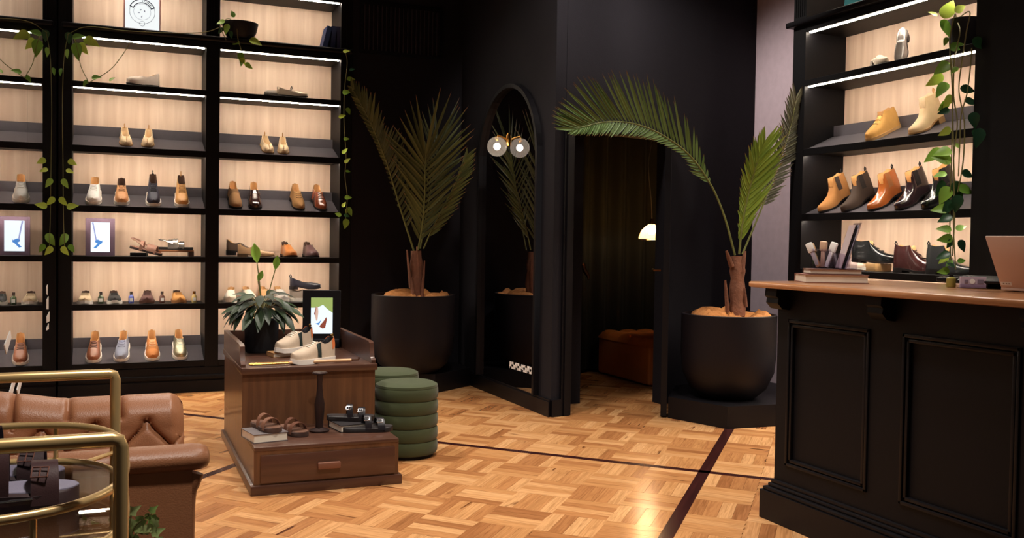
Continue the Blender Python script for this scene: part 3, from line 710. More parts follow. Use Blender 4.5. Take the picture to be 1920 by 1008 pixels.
# --- right unit: boots with toes to the room
GB = 'boots and shoes on the right shelving'
def R_tray(px, py, z, label, kind, rgb, dep=.14, rz=0., nm='boot', cat='boot', **k):
    x = RX+.02+dep*math.cos(LIFT); y = onx(px, py, x).y
    return make_shoe(nm, label, cat, GB, (x, y, z+.005+dep*math.sin(LIFT)), R(-90+rz), kind, rgb, True, **k)
for px, rgb, rg, ct, lb in ((1566, (176, 122, 70), .9, 0, 'tan suede chelsea boot with dark gore at the left end of the row'), (1610, (62, 48, 40), .9, 0, 'dark brown suede chelsea boot second from the left post'),
                        (1660, (170, 92, 42), .2, .5, 'polished tan chelsea boot in the middle of the row'), (1712, (46, 30, 34), .15, .6, 'polished dark burgundy chelsea boot right of the polished tan one'),
                        (1763, (30, 28, 30), .15, .6, 'polished black chelsea boot behind the trailing pothos')):
    R_tray(px, 375, ZD, lb, 'boot', rgb, rough=rg, coat=ct, sole=.01, heel=.026, sole_m=dark_sole, extras=('gore', 'tab'), lin=SM((206, 160, 104), .7), taper=True, L=.29, nm='chelsea_boot', hs=.95)
R_tray(1657, 237, ZC, 'sand suede desert boot on the high sloped shelf', 'chukka', (214, 164, 92), rough=.95, sole=.018, sole_m=SM((206, 164, 110), .7), lace=SM((170, 120, 70), .8), nl=3, nm='desert_boot', L=.28)
R_tray(1738, 225, ZC, 'pale beige ankle boot beside the desert boot', 'boot', (224, 194, 150), rough=.6, sole=.01, heel=.03, sole_m=SM((180, 140, 96), .6), taper=True, nm='ankle_boot', extras=('tab',), L=.28, hs=.9, lin=SM((222, 200, 168), .7))
def R_flat(px, py, z, label, kind, rgb, rz, dep=.15, nm='boot', cat='boot', zz=0., **k):
    x = RX+dep; p = onx(px, py, x)
    return make_shoe(nm, label, cat, GB, (x, p.y, z+zz), R(rz), kind, rgb, **k)
R_flat(1650, 112, ZB, 'white pointed mule lying on the high shelf', 'mule', (226, 212, 194), -28, .09, nm='mule', cat='shoe', sole=.006, heel=.05, taper=True, L=.25, W=.08, sole_m=SM((210, 196, 180), .5))
R_flat(1692, 100, ZB, 'silver pointed mule standing upright on its toe on the high shelf', 'mule', (188, 180, 176), -60, .09, zz=.075, nm='mule', cat='shoe', sole=.006, heel=.05, taper=True, L=.23, W=.08, rough=.25, metal=.5, rx=R(62), sole_m=SM((60, 50, 50), .5))
R_flat(1640, 495, ZE, 'black leather chukka boot on a wooden block behind the counter', 'chukka', (34, 36, 38), 22, .14, zz=.05, rough=.2, coat=.5, sole=.012, heel=.016, sole_m=dark_sole, lace=black_lace, nl=3, extras=('tab',), taper=True, L=.3)
R_flat(1600, 505, ZE, 'beige sneaker lying left of the black chukka boot', 'sneaker', (216, 196, 176), -12, .1, nm='sneaker', cat='sneaker', hs=.7, sole=.02)
R_flat(1718, 512, ZE, 'polished burgundy lace-up ankle boot behind the counter', 'chukka', (70, 38, 38), 10, .13, rough=.2, coat=.5, sole=.014, heel=.018, sole_m=dark_sole, lace=SM((50, 26, 26), .8), nl=3, extras=('tab',), taper=True, L=.3, hs=1.15)
R_flat(1782, 512, ZE, 'black chelsea boot partly hidden by pothos behind the counter', 'boot', (46, 48, 50), 14, .16, rough=.2, coat=.5, sole=.012, heel=.02, sole_m=dark_sole, extras=('tab',), taper=True, L=.29, hs=.85)
x = RX+.14; p = onx(1632, 500, x)
tag(MB().box(-.07, .07, -.11, .11, 0, .049, .003).build('display_block', WOOD('block_wood', (190, 146, 96), (214, 172, 120), 'Y'), None, 38, (x, p.y, ZE+.0005)), 'pale wooden display block under the black chukka boot', 'block')

# ------------------------------------------------------------------ signs, screens, books on the left unit
def screen(name, label, loc, rz, W, H, border, frame_m, pic, foot=None, tilt=0.):
    t = thing(name, label, 'digital frame', loc, (R(-tilt), 0, rz))
    mb = MB(); mb.box(-W/2, W/2, 0, .02, 0, H, .002, 1); mb.build('frame', frame_m, t)
    b = border
    sc_ = MB(); sc_.box(-W/2+b[0], W/2-b[1], -.0015, 0, b[2], H-b[3]); s_ = sc_.build('screen', pic[0], t, 0)
    for poly, mt in pic[1]:      # flat shapes of the picture shown on the screen, in screen fractions
        x0, x1, z0, z1 = -W/2+b[0], W/2-b[1], b[2], H-b[3]
        mb = MB(); mb.prism([(lerp(x0, x1, u), lerp(z0, z1, v)) for u, v in poly], -.0022, -.0016, lambda x, y, z: (x, z, y)); mb.build('picture', mt, s_, 0)
    if foot: MB().box(-foot[0]/2, foot[0]/2, -.02, foot[1], -.052, .004, .008).build('stand', frame_m, t)
    return t
scr_white = EM('screen_white', (236, 246, 255), 1.25); scr_blue = EM('screen_blue', (84, 150, 226), .9); scr_lav = EM('screen_lavender', (170, 176, 226), .9)
p = ony(188, 477, SF+.14)
screen('digital_frame', 'small glowing screen in a grey frame showing a blue shoe, on the left shelving', (p.x, SF+.14, ZE), 0, .205, .285, (.036, .036, .03, .03), SM((94, 76, 92), .4),
       (scr_white, [([(.06, .98), (.14, 1.), (.2, .82), (.32, .4), (.26, .36), (.13, .8)], scr_lav), ([(.22, .38), (.36, .42), (.58, .36), (.62, .42), (.6, .3), (.5, .26), (.28, .12), (.14, .14), (.36, .28), (.24, .32)], scr_blue)]))
# emblem board
p0 = ony(233, 52, SF+.05); p1 = ony(300, 58, SF+.05)
eb = thing('sign_board', 'white board with a round dark blue emblem on top of the shelving', 'sign', ((p0.x+p1.x)/2, SF+.06, 2.752))
wS = (p1.x-p0.x); hS = .32
MB().box(-wS/2, wS/2, 0, .012, 0, hS).build('board', EM('glowing_board_white', (246, 250, 250), 1.0), eb)  # plain white board, its brightness put in as emission
for sx in (-1, 1): MB().box(sx*wS/2-.004, sx*wS/2+.004, -.002, .014, 0, hS).build('edge_strip', SM((170, 100, 90), .4), eb)
navy = SM((24, 26, 60), .6); pale_ink = SM((150, 156, 190), .6)
def ring2d(mb, c, r0, r1, a0, a1, n=28, y=-.001):
    for i in range(n):
        q = []
        for (r, k) in ((r0, i), (r1, i), (r1, i+1), (r0, i+1)):
            th = R(lerp(a0, a1, k/n)); q.append((c[0]+r*math.cos(th), c[1]+r*math.sin(th)))
        mb.loft([[(x, y, z) for x, z in q], [(x, y-.0008, z) for x, z in q]])
ec = (.0, .148); er = wS*.36
mb = MB(); ring2d(mb, ec, er*.97, er, 155, 385); ring2d(mb, ec, er*.66, er*.68, 0, 360); ring2d(mb, (0, ec[1]-er*.98), er*.19, er*.22, 0, 360, 16)
mb.build('emblem_ring', pale_ink, eb, 0)
mb = MB(); ring2d(mb, ec, er*.99, er*1.06, 22, 158); ring2d(mb, ec, er*.72, er*.79, 22, 158)
ring2d(mb, ec, er*.72, er*1.06, 154, 159, 2); ring2d(mb, ec, er*.72, er*1.06, 21, 26, 2)
for a in (34, 41, 49, 56, 63, 70, 79, 88): ring2d(mb, ec, er*.82, er*.95, a, a+3.2, 1)
mb.build('emblem_banner', navy, eb, 0)
mb = MB()
for (u, v, a) in ((-.1, .12, 50), (.22, .1, 130), (-.25, -.12, 20), (0, -.42, 80)): ring2d(mb, (u*er, ec[1]+v*er), .0, er*.09, a, a+150, 5)
mb.build('emblem_mark', pale_ink, eb, 0)
# blue books leaning at the right end of the top row
for i, (px, ang, lb) in enumerate(((606, 13, 'dark blue book leaning at the left of three books on the shelving top'), (621, 4, 'mid blue book standing between two others on the shelving top'), (633, 0, 'dark blue book against the right post on the shelving top'))):
    p = ony(px, 82, SF+.1); b = thing('book', lb, 'book', (p.x, SF+.04, 2.752), (0, R(ang), 0), group='blue books on the shelving top')
    cov = SM((34+i*6, 52-i*4, 96-i*10), .6)
    MB().box(-.018, .018, .003, .145, 0.001, .185).build('pages', paper, b)
    MB().box(-.021, -.018, 0, .15, 0, .19).box(.018, .021, 0, .15, 0, .19).box(-.021, .021, 0, .004, 0, .19).build('cover', cov, b)

# ------------------------------------------------------------------ leaf helpers
def leaf_mesh(name, mt, outline, fold=.12, curl=.18):
    """unit leaf along +Y; outline = (y, half width) pairs"""
    mb = MB(); L_, C_, Rr = [], [], []
    for y, w_ in outline:
        z = -curl*y*y
        L_.append((-w_, y, z+fold*w_*2)); C_.append((0, y, z)); Rr.append((w_, y, z+fold*w_*2))
    n = len(outline); vs = L_+C_+Rr
    fs = [(i, i+1, n+i+1, n+i) for i in range(n-1)] + [(n+i, n+i+1, 2*n+i+1, 2*n+i) for i in range(n-1)]
    mb.faces(vs, fs); return mb.mesh(name, mt, 60)
HEART = [(0, .02), (.04, .15), (.14, .26), (.3, .32), (.5, .28), (.7, .19), (.88, .08), (1, 0)]
BLADE = [(0, .12), (.12, .42), (.4, .5), (.7, .36), (.9, .14), (1, 0)]
LILY = [(0, .02), (.15, .08), (.4, .15), (.65, .14), (.85, .07), (1, 0)]
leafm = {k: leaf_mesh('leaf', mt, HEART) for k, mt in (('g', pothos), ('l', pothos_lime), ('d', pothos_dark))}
bladem = {k: leaf_mesh('leaflet', mt, BLADE, .25, .05) for k, mt in (('g', palm_green), ('o', palm_olive), ('l', palm_lime), ('d', palm_dark))}
lilym = leaf_mesh('leaf', lily_leaf, LILY, .15, .25)
def orient(loc, d, n, sx, sy):
    d = Vector(d).normalized(); n = Vector(n); x = d.cross(n)
    if x.length < 1e-4: x = d.cross(Vector((.3, .2, .9)))
    x.normalize(); z = x.cross(d)
    mt = Matrix.Identity(4)
    for i, (v, k) in enumerate(((x, sx), (d, sy), (z, sx))):
        for r in range(3): mt[r][i] = v[r]*k
    mt.translation = loc; return mt
TOCAM = (-_fwd).normalized()
IMX, IMY = _r2, _d2        # picture right and picture down as world directions (used to read off leaf headings)
def add_leaf(parent, base, key, loc, ang, size, tilt=0.):
    """heading ang in degrees: 0 = to the right, 90 = up, as seen from the room"""
    d = IMX*math.cos(R(ang)) - IMY*math.sin(R(ang)) + TOCAM*tilt
    n = TOCAM + IMX*random.uniform(-.5, .5) - IMY*random.uniform(0, .6)
    o = inst(leafm[key], 'leaf', parent, orient(Vector(loc)-base, d, n, size*random.uniform(.85, 1.05), size)); return o

# bowl planter with pothos
p = ony(452, 70, SF-.0)
bw = thing('bowl_planter', 'black bowl planter with trailing pothos on top of the shelving', 'planter', (p.x, SF+.06, 2.752))
bb = bw.location.copy()
mb = MB(); mb.lathe([(0, 0), (.07, 0), (.09, .01), (.125, .07), (.14, .135), (.132, .135), (.115, .08), (.0, .075)], 28); mb.build('bowl', pot_m, bw)
mb = MB(); mb.lathe([(0, .11), (.128, .115), (.128, .105), (0, .1)], 20); mb.build('soil', M('soil', (40, 28, 20), .9), bw)
def vine(parent, base, pts, r=.0035, n=6, name='stem'):
    mb = MB(); mb.tube([Vector(q)-base for q in spline(pts, n)], r, 6); return mb.build(name, stem_m, parent)
Yv = SF-.05
vine(bw, bb, [(p.x-.02, SF+.05, 2.87), (p.x-.10, SF-.02, 2.90), ony(414, 50, Yv), ony(424, 75, Yv)], .003)
vine(bw, bb, [(p.x-.03, SF+.03, 2.87), (p.x-.04, SF-.05, 2.87), ony(446, 72, Yv), ony(452, 92, Yv), ony(458, 120, Yv)], .003)
for (px, py, a, s_, k) in ((422, 40, 190, .06, 'g'), (428, 45, 250, .07, 'g'), (418, 52, 230, .05, 'd'), (440, 32, 120, .05, 'g'), (432, 58, 280, .05, 'd'), (468, 74, -20, .085, 'l'), (449, 78, 200, .05, 'g'), (450, 98, 280, .07, 'g'), (452, 108, 300, .05, 'l'), (460, 118, -40, .06, 'g'), (455, 112, 250, .045, 'g')):
    add_leaf(bw, bb, k, ony(px, py, Yv), a, s_*1.2)
# vine on the pilaster beside the mirror (its reflection comes from the mirror itself)
pv = thing('pothos_vine', 'pothos vine trailing down the black pilaster beside the wall mirror', 'vine', ony(128, 60, Yv)); base = pv.location.copy()
vine(pv, base, [ony(128, 62, Yv), ony(120, 110, Yv), ony(117, 200, Yv), ony(118, 300, Yv), ony(119, 400, Yv), ony(121, 470, Yv)], .0025)
vine(pv, base, [ony(138, 68, Yv), ony(146, 95, Yv), ony(152, 125, Yv), ony(165, 152, Yv)], .003)
vine(pv, base, [ony(163, 157, Yv), ony(205, 132, Yv), ony(228, 105, Yv), ony(245, 78, Yv)], .003)
vine(pv, base, [ony(125, 65, Yv), ony(165, 50, Yv), ony(240, 58, Yv), ony(330, 62, Yv), ony(385, 60, Yv), ony(410, 52, Yv)], .003)
for (px, py, a, s_, k) in ((129, 60, 270, .085, 'd'), (136, 70, 10, .09, 'g'), (158, 72, -25, .12, 'l'), (143, 80, 275, .13, 'g'), (150, 80, 300, .10, 'l'), (127, 92, 260, .07, 'g'), (116, 128, 250, .06, 'g'), (164, 150, 230, .06, 'g'), (172, 146, 10, .07, 'g'), (205, 152, 40, .05, 'g'),
                       (128, 300, 330, .07, 'l'), (124, 318, -20, .06, 'l'), (117, 335, 300, .08, 'g'), (112, 370, 310, .08, 'l'), (125, 388, 10, .085, 'l'), (128, 440, 225, .11, 'g'), (116, 462, 305, .08, 'l'), (130, 458, 300, .07, 'g')):
    add_leaf(pv, base, k, ony(px, py, Yv), a, s_)
# vine on the right end post
pv = thing('pothos_vine', 'thin pothos vine hanging down the right end post of the left shelving', 'vine', ony(648, 95, Yv)); base = pv.location.copy()
vine(pv, base, [ony(648, 98, Yv), ony(651, 120, Yv), ony(646, 170, Yv), ony(645, 230, Yv), ony(649, 290, Yv), ony(647, 330, Yv), ony(651, 370, Yv), ony(648, 410, Yv)], .0028)
for (px, py, a, s_, k) in ((643, 97, 10, .06, 'l'), (655, 132, 20, .05, 'd'), (650, 148, 0, .07, 'g'), (642, 174, 10, .07, 'g'), (650, 202, 300, .06, 'g'), (635, 220, 20, .06, 'l'), (644, 260, 0, .05, 'g'), (642, 288, 50, .06, 'l'), (646, 305, 40, .06, 'l'), (648, 320, -10, .04, 'g'), (646, 370, 0, .06, 'g'), (642, 388, 60, .05, 'l'), (653, 388, 290, .08, 'g'), (652, 390, 250, .05, 'g'), (640, 404, 160, .06, 'g'), (650, 410, 260, .085, 'g'), (645, 402, 340, .05, 'd')):
    add_leaf(pv, base, k, ony(px, py, Yv), a, s_)

# ------------------------------------------------------------------ right unit: hanging pothos and teal card
XV = RX-.05
pp = onx(1812, 76, RX+.12)
hp = thing('hanging_pothos', 'pothos in a black pot on the high shelf trailing down to the counter', 'potted plant', (RX+.1, pp.y, ZB)); base = hp.location.copy()
mb = MB(); mb.lathe([(0, 0), (.06, 0), (.075, .01), (.088, .17), (.08, .17), (.07, .13), (0, .13)], 24); mb.build('pot', pot_m, hp)
top = Vector((RX+.06, pp.y+.02, ZB+.17))
for pts in (((1790, 28), (1781, 80), (1785, 160), (1787, 250), (1789, 340), (1788, 430), (1792, 505)), ((1800, 60), (1790, 110), (1788, 180), (1795, 230), (1788, 300), (1790, 400), (1786, 480)),
            ((1818, 22), (1812, 60), (1803, 120), (1798, 170), (1808, 230), (1806, 300), (1796, 360)), ((1822, 90), (1818, 140), (1812, 180), (1802, 215), (1800, 260), (1797, 330)), ((1784, 110), (1786, 200), (1784, 300), (1781, 420), (1783, 500))):
    pt = [onx(x, y, XV) for x, y in pts]
    if pts[0][1] < 70: pt = [top] + pt
    vine(hp, base, pt, .0035)
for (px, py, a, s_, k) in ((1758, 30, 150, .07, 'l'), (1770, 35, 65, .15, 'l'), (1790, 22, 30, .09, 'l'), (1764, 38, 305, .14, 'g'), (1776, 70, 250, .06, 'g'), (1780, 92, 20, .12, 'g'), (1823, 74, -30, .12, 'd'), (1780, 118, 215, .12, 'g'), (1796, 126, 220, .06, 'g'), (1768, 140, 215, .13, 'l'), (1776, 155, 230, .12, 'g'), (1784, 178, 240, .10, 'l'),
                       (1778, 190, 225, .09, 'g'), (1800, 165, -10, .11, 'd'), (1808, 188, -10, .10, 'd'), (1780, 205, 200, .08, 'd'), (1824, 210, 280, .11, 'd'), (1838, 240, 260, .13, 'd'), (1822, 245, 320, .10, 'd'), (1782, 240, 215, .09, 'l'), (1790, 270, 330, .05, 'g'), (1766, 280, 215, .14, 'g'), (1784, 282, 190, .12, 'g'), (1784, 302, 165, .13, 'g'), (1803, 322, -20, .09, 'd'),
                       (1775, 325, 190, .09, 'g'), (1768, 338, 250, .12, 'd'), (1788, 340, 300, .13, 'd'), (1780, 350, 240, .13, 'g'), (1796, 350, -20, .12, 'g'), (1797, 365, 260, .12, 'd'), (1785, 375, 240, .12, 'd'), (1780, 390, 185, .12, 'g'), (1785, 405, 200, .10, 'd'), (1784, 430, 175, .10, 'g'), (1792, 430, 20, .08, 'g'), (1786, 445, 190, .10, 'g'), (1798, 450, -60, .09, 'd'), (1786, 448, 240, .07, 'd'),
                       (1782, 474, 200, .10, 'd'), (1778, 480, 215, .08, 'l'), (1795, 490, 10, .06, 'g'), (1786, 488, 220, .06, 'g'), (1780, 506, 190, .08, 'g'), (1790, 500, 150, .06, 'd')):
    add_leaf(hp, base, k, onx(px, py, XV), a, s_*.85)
p = onx(1606, -8, RX+.05)
tag(MB().box(-.004, .004, -.12, .12, 0, .2).build('card', SM((70, 150, 160), .4), None, 0, (RX+.06, p.y, 2.753), (0, R(6), 0)), 'teal picture card on top of the right shelving', 'card')

# ------------------------------------------------------------------ sales counter
ct = thing('sales_counter', 'black panelled sales counter with mouldings and plinth', 'counter', (2.72, 2.3, 0))
def cb(mb, x0, x1, y0, y1, z0, z1, bev=0): return mb.box(x0-2.72, x1-2.72, y0-2.3, y1-2.3, z0, z1, bev)
cb(MB(), 2.735, 3.38, .9, 3.305, .0, 1.018).build('body', black, ct)
panels = ((2.765, 3.238), (2.112, 2.602), (1.46, 1.95), (.95, 1.30))
ys = [3.31, 3.238, 2.765, 2.602, 2.112, 1.95, 1.46, 1.30, .95, .9]
for a, b in zip(ys[0::2], ys[1::2]): cb(MB(), 2.718, 2.735, b, a, .17, 1.018).build('stile', black, ct)
for a, b in panels:
    cb(MB(), 2.718, 2.735, a, b, .885, 1.018).build('rail', black, ct); cb(MB(), 2.718, 2.735, a, b, .17, .25).build('rail', black, ct)
    pn = cb(MB(), 2.729, 2.737, a, b, .25, .885).build('panel', black, ct)
    mb = MB()
    for (i, o_) in ((0, .014), (.018, .010)):
        wv = .014
        cb(mb, 2.72-o_+.004, 2.732, a+i, b-i, .885-i-wv, .885-i, .003); cb(mb, 2.72-o_+.004, 2.732, a+i, b-i, .25+i, .25+i+wv, .003)
        cb(mb, 2.72-o_+.004, 2.732, a+i, a+i+wv, .25+i, .885-i, .003); cb(mb, 2.72-o_+.004, 2.732, b-i-wv, b-i, .25+i, .885-i, .003)
    mb.build('moulding', black_satin, pn)
for yc in (3.27, 2.68, 2.03, 1.38):
    prof = [(0, 1.018), (-.075, 1.018), (-.078, .985), (-.066, .975), (-.07, .955), (-.045, .93), (-.012, .925), (0, .925)]
    mb = MB(); mb.loft([[(x, yc-2.3+s_*.038, z) for x, z in prof] for s_ in (-1, 1)]); mb.build('corbel', black, ct)
mb = MB()
cb(mb, 2.672, 2.735, .9, 3.35, 0, .125); cb(mb, 2.68, 2.735, .9, 3.342, .125, .142, .005); cb(mb, 2.696, 2.735, .9, 3.328, .142, .158, .006); cb(mb, 2.706, 2.735, .9, 3.318, .158, .175, .004)
mb.build('plinth', black_satin, ct)
tag(MB().box(2.60, 3.42, .85, 3.372, 1.0195, 1.045, .009, 3).build('countertop', counter_wood), 'oiled oak countertop on the black sales counter', 'countertop')
CT = 1.0455
# books
def book(name, label, loc, rz, L_, W_, T_, cov, group=None, ry=0.):
    b = thing(name, label, 'book', loc, (0, ry, rz), group)
    MB().box(-L_/2+.003, L_/2-.004, -W_/2+.004, W_/2-.004, .003, T_-.003).build('pages', paper, b)
    MB().box(-L_/2, L_/2, -W_/2, W_/2, 0, .003).box(-L_/2, L_/2, -W_/2, W_/2, T_-.003, T_).box(-L_/2, -L_/2+.003, -W_/2, W_/2, 0, T_).build('cover', cov, b)
    return b
pa = onz(1524, 529, CT); P_B1 = Vector((pa.x+.10, pa.y, CT))
book('book', 'thick cream-paged book lying at the bottom of the stack on the counter', (P_B1.x, P_B1.y, CT), R(243), .19, .27, .036, SM((130, 86, 74), .5), 'books stacked on the counter')
book('book', 'thin brown book on top of the cream-paged book on the counter', (P_B1.x+.005, P_B1.y-.0, CT+.037), R(240), .16, .22, .022, SM((100, 62, 50), .5), 'books stacked on the counter')
ZT = CT+.0595
# acrylic cup full of wrapped shoe horns
pc = Vector((P_B1.x-.0, P_B1.y+.055, ZT))
cu = thing('acrylic_cup', 'clear acrylic cup standing on the counter books', 'cup', pc)
mb = MB(); mb.box(-.036, .036, -.036, .036, 0, .004); mb.box(-.036, -.033, -.036, .036, .004, .085); mb.box(.033, .036, -.036, .036, .004, .085); mb.box(-.033, .033, -.036, -.033, .004, .085); mb.box(-.033, .033, .033, .036, .004, .085)
mb.build('body', acrylic, cu, 0)
for i, (dx, dy, ax, ay, cl, lb) in enumerate(((-.012, .018, -22, -8, (232, 228, 222), 'white wrapped shoehorn leaning left in the acrylic cup'), (.0, .0, 4, -4, (206, 170, 140), 'tan wrapped shoehorn upright in the acrylic cup'),
                                           (.012, -.018, 16, 6, (236, 232, 226), 'white wrapped shoehorn leaning right in the acrylic cup'), (-.014, .012, -28, 10, (200, 156, 110), 'tan wrapped shoehorn behind the white one in the acrylic cup'))):
    sh = thing('shoehorn', lb, 'shoehorn', (pc.x+dx*.8, pc.y+dy*.8, ZT+.0055), (R(ax), R(ay), R(20)), 'shoehorns in the acrylic cup')
    m_ = SM(cl, .5)
    mb = MB(); mb.box(-.006, .006, -.009, .009, 0, .075, .003); mb.build('shank', m_, sh)
    mb = MB(); mb.box(-.009, .009, -.016, .016, .07, .115, .006); mb.build('handle', m_, sh)
# leaflet holder with leaflets
pl = Vector((P_B1.x+.03, P_B1.y-.045, ZT))
LHR = R(242)
lh = thing('leaflet_holder', 'clear acrylic leaflet holder leaning back on the counter books', 'holder', pl, (0, 0, LHR))
mb = MB(); mb.box(-.055, .055, -.036, .04, 0, .003); mb.box(-.055, .055, -.036, -.034, 0, .07)
for sx in (-1, 1): mb.prism([(-.036, 0), (.04, 0), (.045, .05), (-.036, .07)], sx*.054, sx*.055, lambda x, y, z: (z, x, y))
mb.prism([(-.008, .0), (-.004, 0), (.056, .2), (.052, .2)], -.055, .055, lambda x, y, z: (z, x, y))
mb.build('body', acrylic, lh, 0)
for i, (cl, off, lb) in enumerate((((196, 176, 176), .008, 'pale pink leaflet at the front of the acrylic holder'), ((36, 34, 42), .0, 'black leaflet in the middle of the acrylic holder'), ((150, 144, 160), -.008, 'grey-lilac leaflet at the back of the acrylic holder'))):
    o = MB().box(-.048, .048, -.0012, .0012, 0, .195).build('leaflet', SM(cl, .5), None, 0)
    o.matrix_world = Matrix.Translation(pl) @ Matrix.Rotation(LHR, 4, 'Z') @ Matrix.Translation((0, -.016-off, .004)) @ Matrix.Rotation(R(-16.5), 4, 'X')
    tag(o, lb, 'leaflet', 'leaflets in the acrylic holder')
# card reader and its stand
pk = onz(1760, 531, CT)
cr = thing('card_reader', 'black card reader with ridged keys on the counter', 'card reader', (pk.x+.07, pk.y-.03, CT), (0, 0, R(35)))
mb = MB(); mb.box(-.04, .04, -.075, .075, .008, .028, .006); mb.build('body', black_satin, cr)
mb = MB(); mb.box(-.032, .032, -.10, -.06, 0, .03, .008); mb.build('head', black_satin, cr)
MB().box(-.03, .03, -.05, .02, .028, .0285).build('screen', SM((50, 54, 62), .2), cr)
mb = MB()
for i in range(3):
    for j in range(3): mb.box(-.025+i*.018, -.012+i*.018, .03+j*.013, .04+j*.013, .028, .031)
mb.build('keys', steel, cr)
ph = onz(1800, 540, CT)
pd = thing('tablet_stand', 'long black tablet leaning low behind the counter cards', 'tablet', (ph.x+.17, ph.y-.06, CT), (0, 0, R(-58)))
mb = MB(); mb.box(-.16, .16, -.08, .08, .028, .04, .004, mat=Matrix.Rotation(R(6), 4, 'X')); mb.build('tablet', black_satin, pd)
mb = MB(); mb.box(-.10, .10, -.02, .05, 0, .03, .004); mb.build('stand', black, pd)
ca = thing('card_holder', 'small clear holder with lilac business cards beside the laptop', 'card holder', (ph.x+.045, ph.y-.02, CT), (0, 0, R(-38)))
mb = MB(); mb.box(-.05, .05, -.015, .03, 0, .003); mb.box(-.05, .05, -.017, -.015, 0, .018); mb.build('tray', acrylic, ca, 0)
MB().box(-.046, .046, -.012, .012, .0035, .046).build('cards', SM((186, 172, 190), .5), ca)
mb = MB(); ring2d(mb, (-.004, .028), 0, .010, 0, 360, 16, -.0125); mb.build('emblem', white, ca, 0)
mb = MB(); mb.box(-.032, -.02, -.0135, -.0125, .022, .034); mb.box(.014, .036, -.0135, -.0125, .02, .036); mb.build('print', SM((120, 110, 130), .5), ca, 0)
bt = thing('spray_bottle', 'small olive bottle beside the business cards', 'bottle', (ph.x+.03, ph.y+.07, CT))
mb = MB(); mb.lathe([(0, 0), (.016, 0), (.018, .005), (.018, .036), (.008, .042), (0, .042)], 14); mb.build('body', SM((150, 140, 70), .3), bt)
mb = MB(); mb.lathe([(0, .042), (.008, .042), (.008, .05), (0, .05)], 12); mb.build('cap', black_satin, bt)
# laptop, back of the lid to the room
pq = onz(1876, 545, CT)
lp = thing('laptop', 'rose-gold laptop open with its lid back towards the room', 'laptop', (pq.x, pq.y, CT), (0, 0, R(-86)))
rose = M('rose_aluminium', (214, 184, 168), .45, .0, .03)
LW = .31
mb = MB(); mb.box(0, LW, .0, .215, .003, .016, .004); mb.build('base', rose, lp)
lid = MB().box(0, LW, -.004, .003, 0, .215, .004, 2, mat=Matrix.Translation((0, .004, .014)) @ Matrix.Rotation(R(28), 4, 'X')).build('lid', rose, lp)
mt_ = Matrix.Translation((0, .004, .014)) @ Matrix.Rotation(R(28), 4, 'X')
MB().box(.006, .05, -.0048, -.0041, .012, .026, mat=mt_).build('sticker', white, lid, 0)
mb = MB()
for x_ in (.016, .027, .038): mb.box(x_, x_+.005, -.0054, -.0048, .017, .021, mat=mt_)
mb.build('sticker_print', SM((120, 96, 90), .5), lid, 0)

# ------------------------------------------------------------------ stepped display cabinet
SX0, SX1, SY0, SYM, SY1 = .645, 1.34, 4.455, 4.93, 5.85
dc = thing('display_cabinet', 'stepped brown oak display cabinet with a drawer in the middle of the floor', 'cabinet', ((SX0+SX1)/2, SY0, 0), (0, 0, R(-1)))
bx_, by_ = dc.location.x, dc.location.y
def sb(mb, x0, x1, y0, y1, z0, z1, bev=0): return mb.box(x0-bx_, x1-bx_, y0-by_, y1-by_, z0, z1, bev)
mb = MB(); sb(mb, SX0-.016, SX1+.016, SY0-.012, SY1, 0, .046, .004); mb.build('base_moulding', stand_wood_dark, dc)
mb = MB(); sb(mb, SX0, SX1, SY0+.004, SY1, .046, .205); mb.build('lower_body', stand_wood, dc)
mb = MB(); sb(mb, SX0, SX1, SY0, SYM+.01, .2055, .224, .003); mb.build('step_top', stand_wood_dark, dc)
dr = sb(MB(), SX0+.03, SX1-.02, SY0-.006, SY0+.004, .055, .185, .002).build('drawer', stand_wood_dark, dc)
mb = MB(); cxm = (SX0+SX1)/2-bx_
mb.box(cxm-.055, cxm+.055, SY0-by_-.032, SY0-by_-.006, .105, .137, .006); mb.build('handle', SM((112, 72, 54), .45), dr)
mb = MB(); sb(mb, SX0, SX1, SYM+.012, SY1, .2055, .5); mb.build('upper_body', stand_wood, dc)
mb = MB(); sb(mb, SX0-.008, SX1+.008, SYM-.012, SY1, .5005, .535, .005); mb.build('top_board', stand_wood_dark, dc)
gp = [(0, .535), (0, .55), (.03, .565), (.045, .60), (.05, .638), (.075, .648), (.88, .648), (.88, .535)]
for xa, xb in ((SX0-.006, SX0+.018), (SX1-.018, SX1+.006)):
    mb = MB(); off = -.03 if xa < 1 else -.01
    mb.loft([[(x-bx_, SYM-by_+y+.02, z) for y, z in gp] for x in (xa, xb)]); mb.build('side_gallery', stand_wood_dark, dc)
mb = MB(); sb(mb, SX0+.018, SX1-.018, SY1-.03, SY1-.01, .535, .645, .003); mb.build('back_gallery', stand_wood_dark, dc)
TZ = .5355; STP = .2245
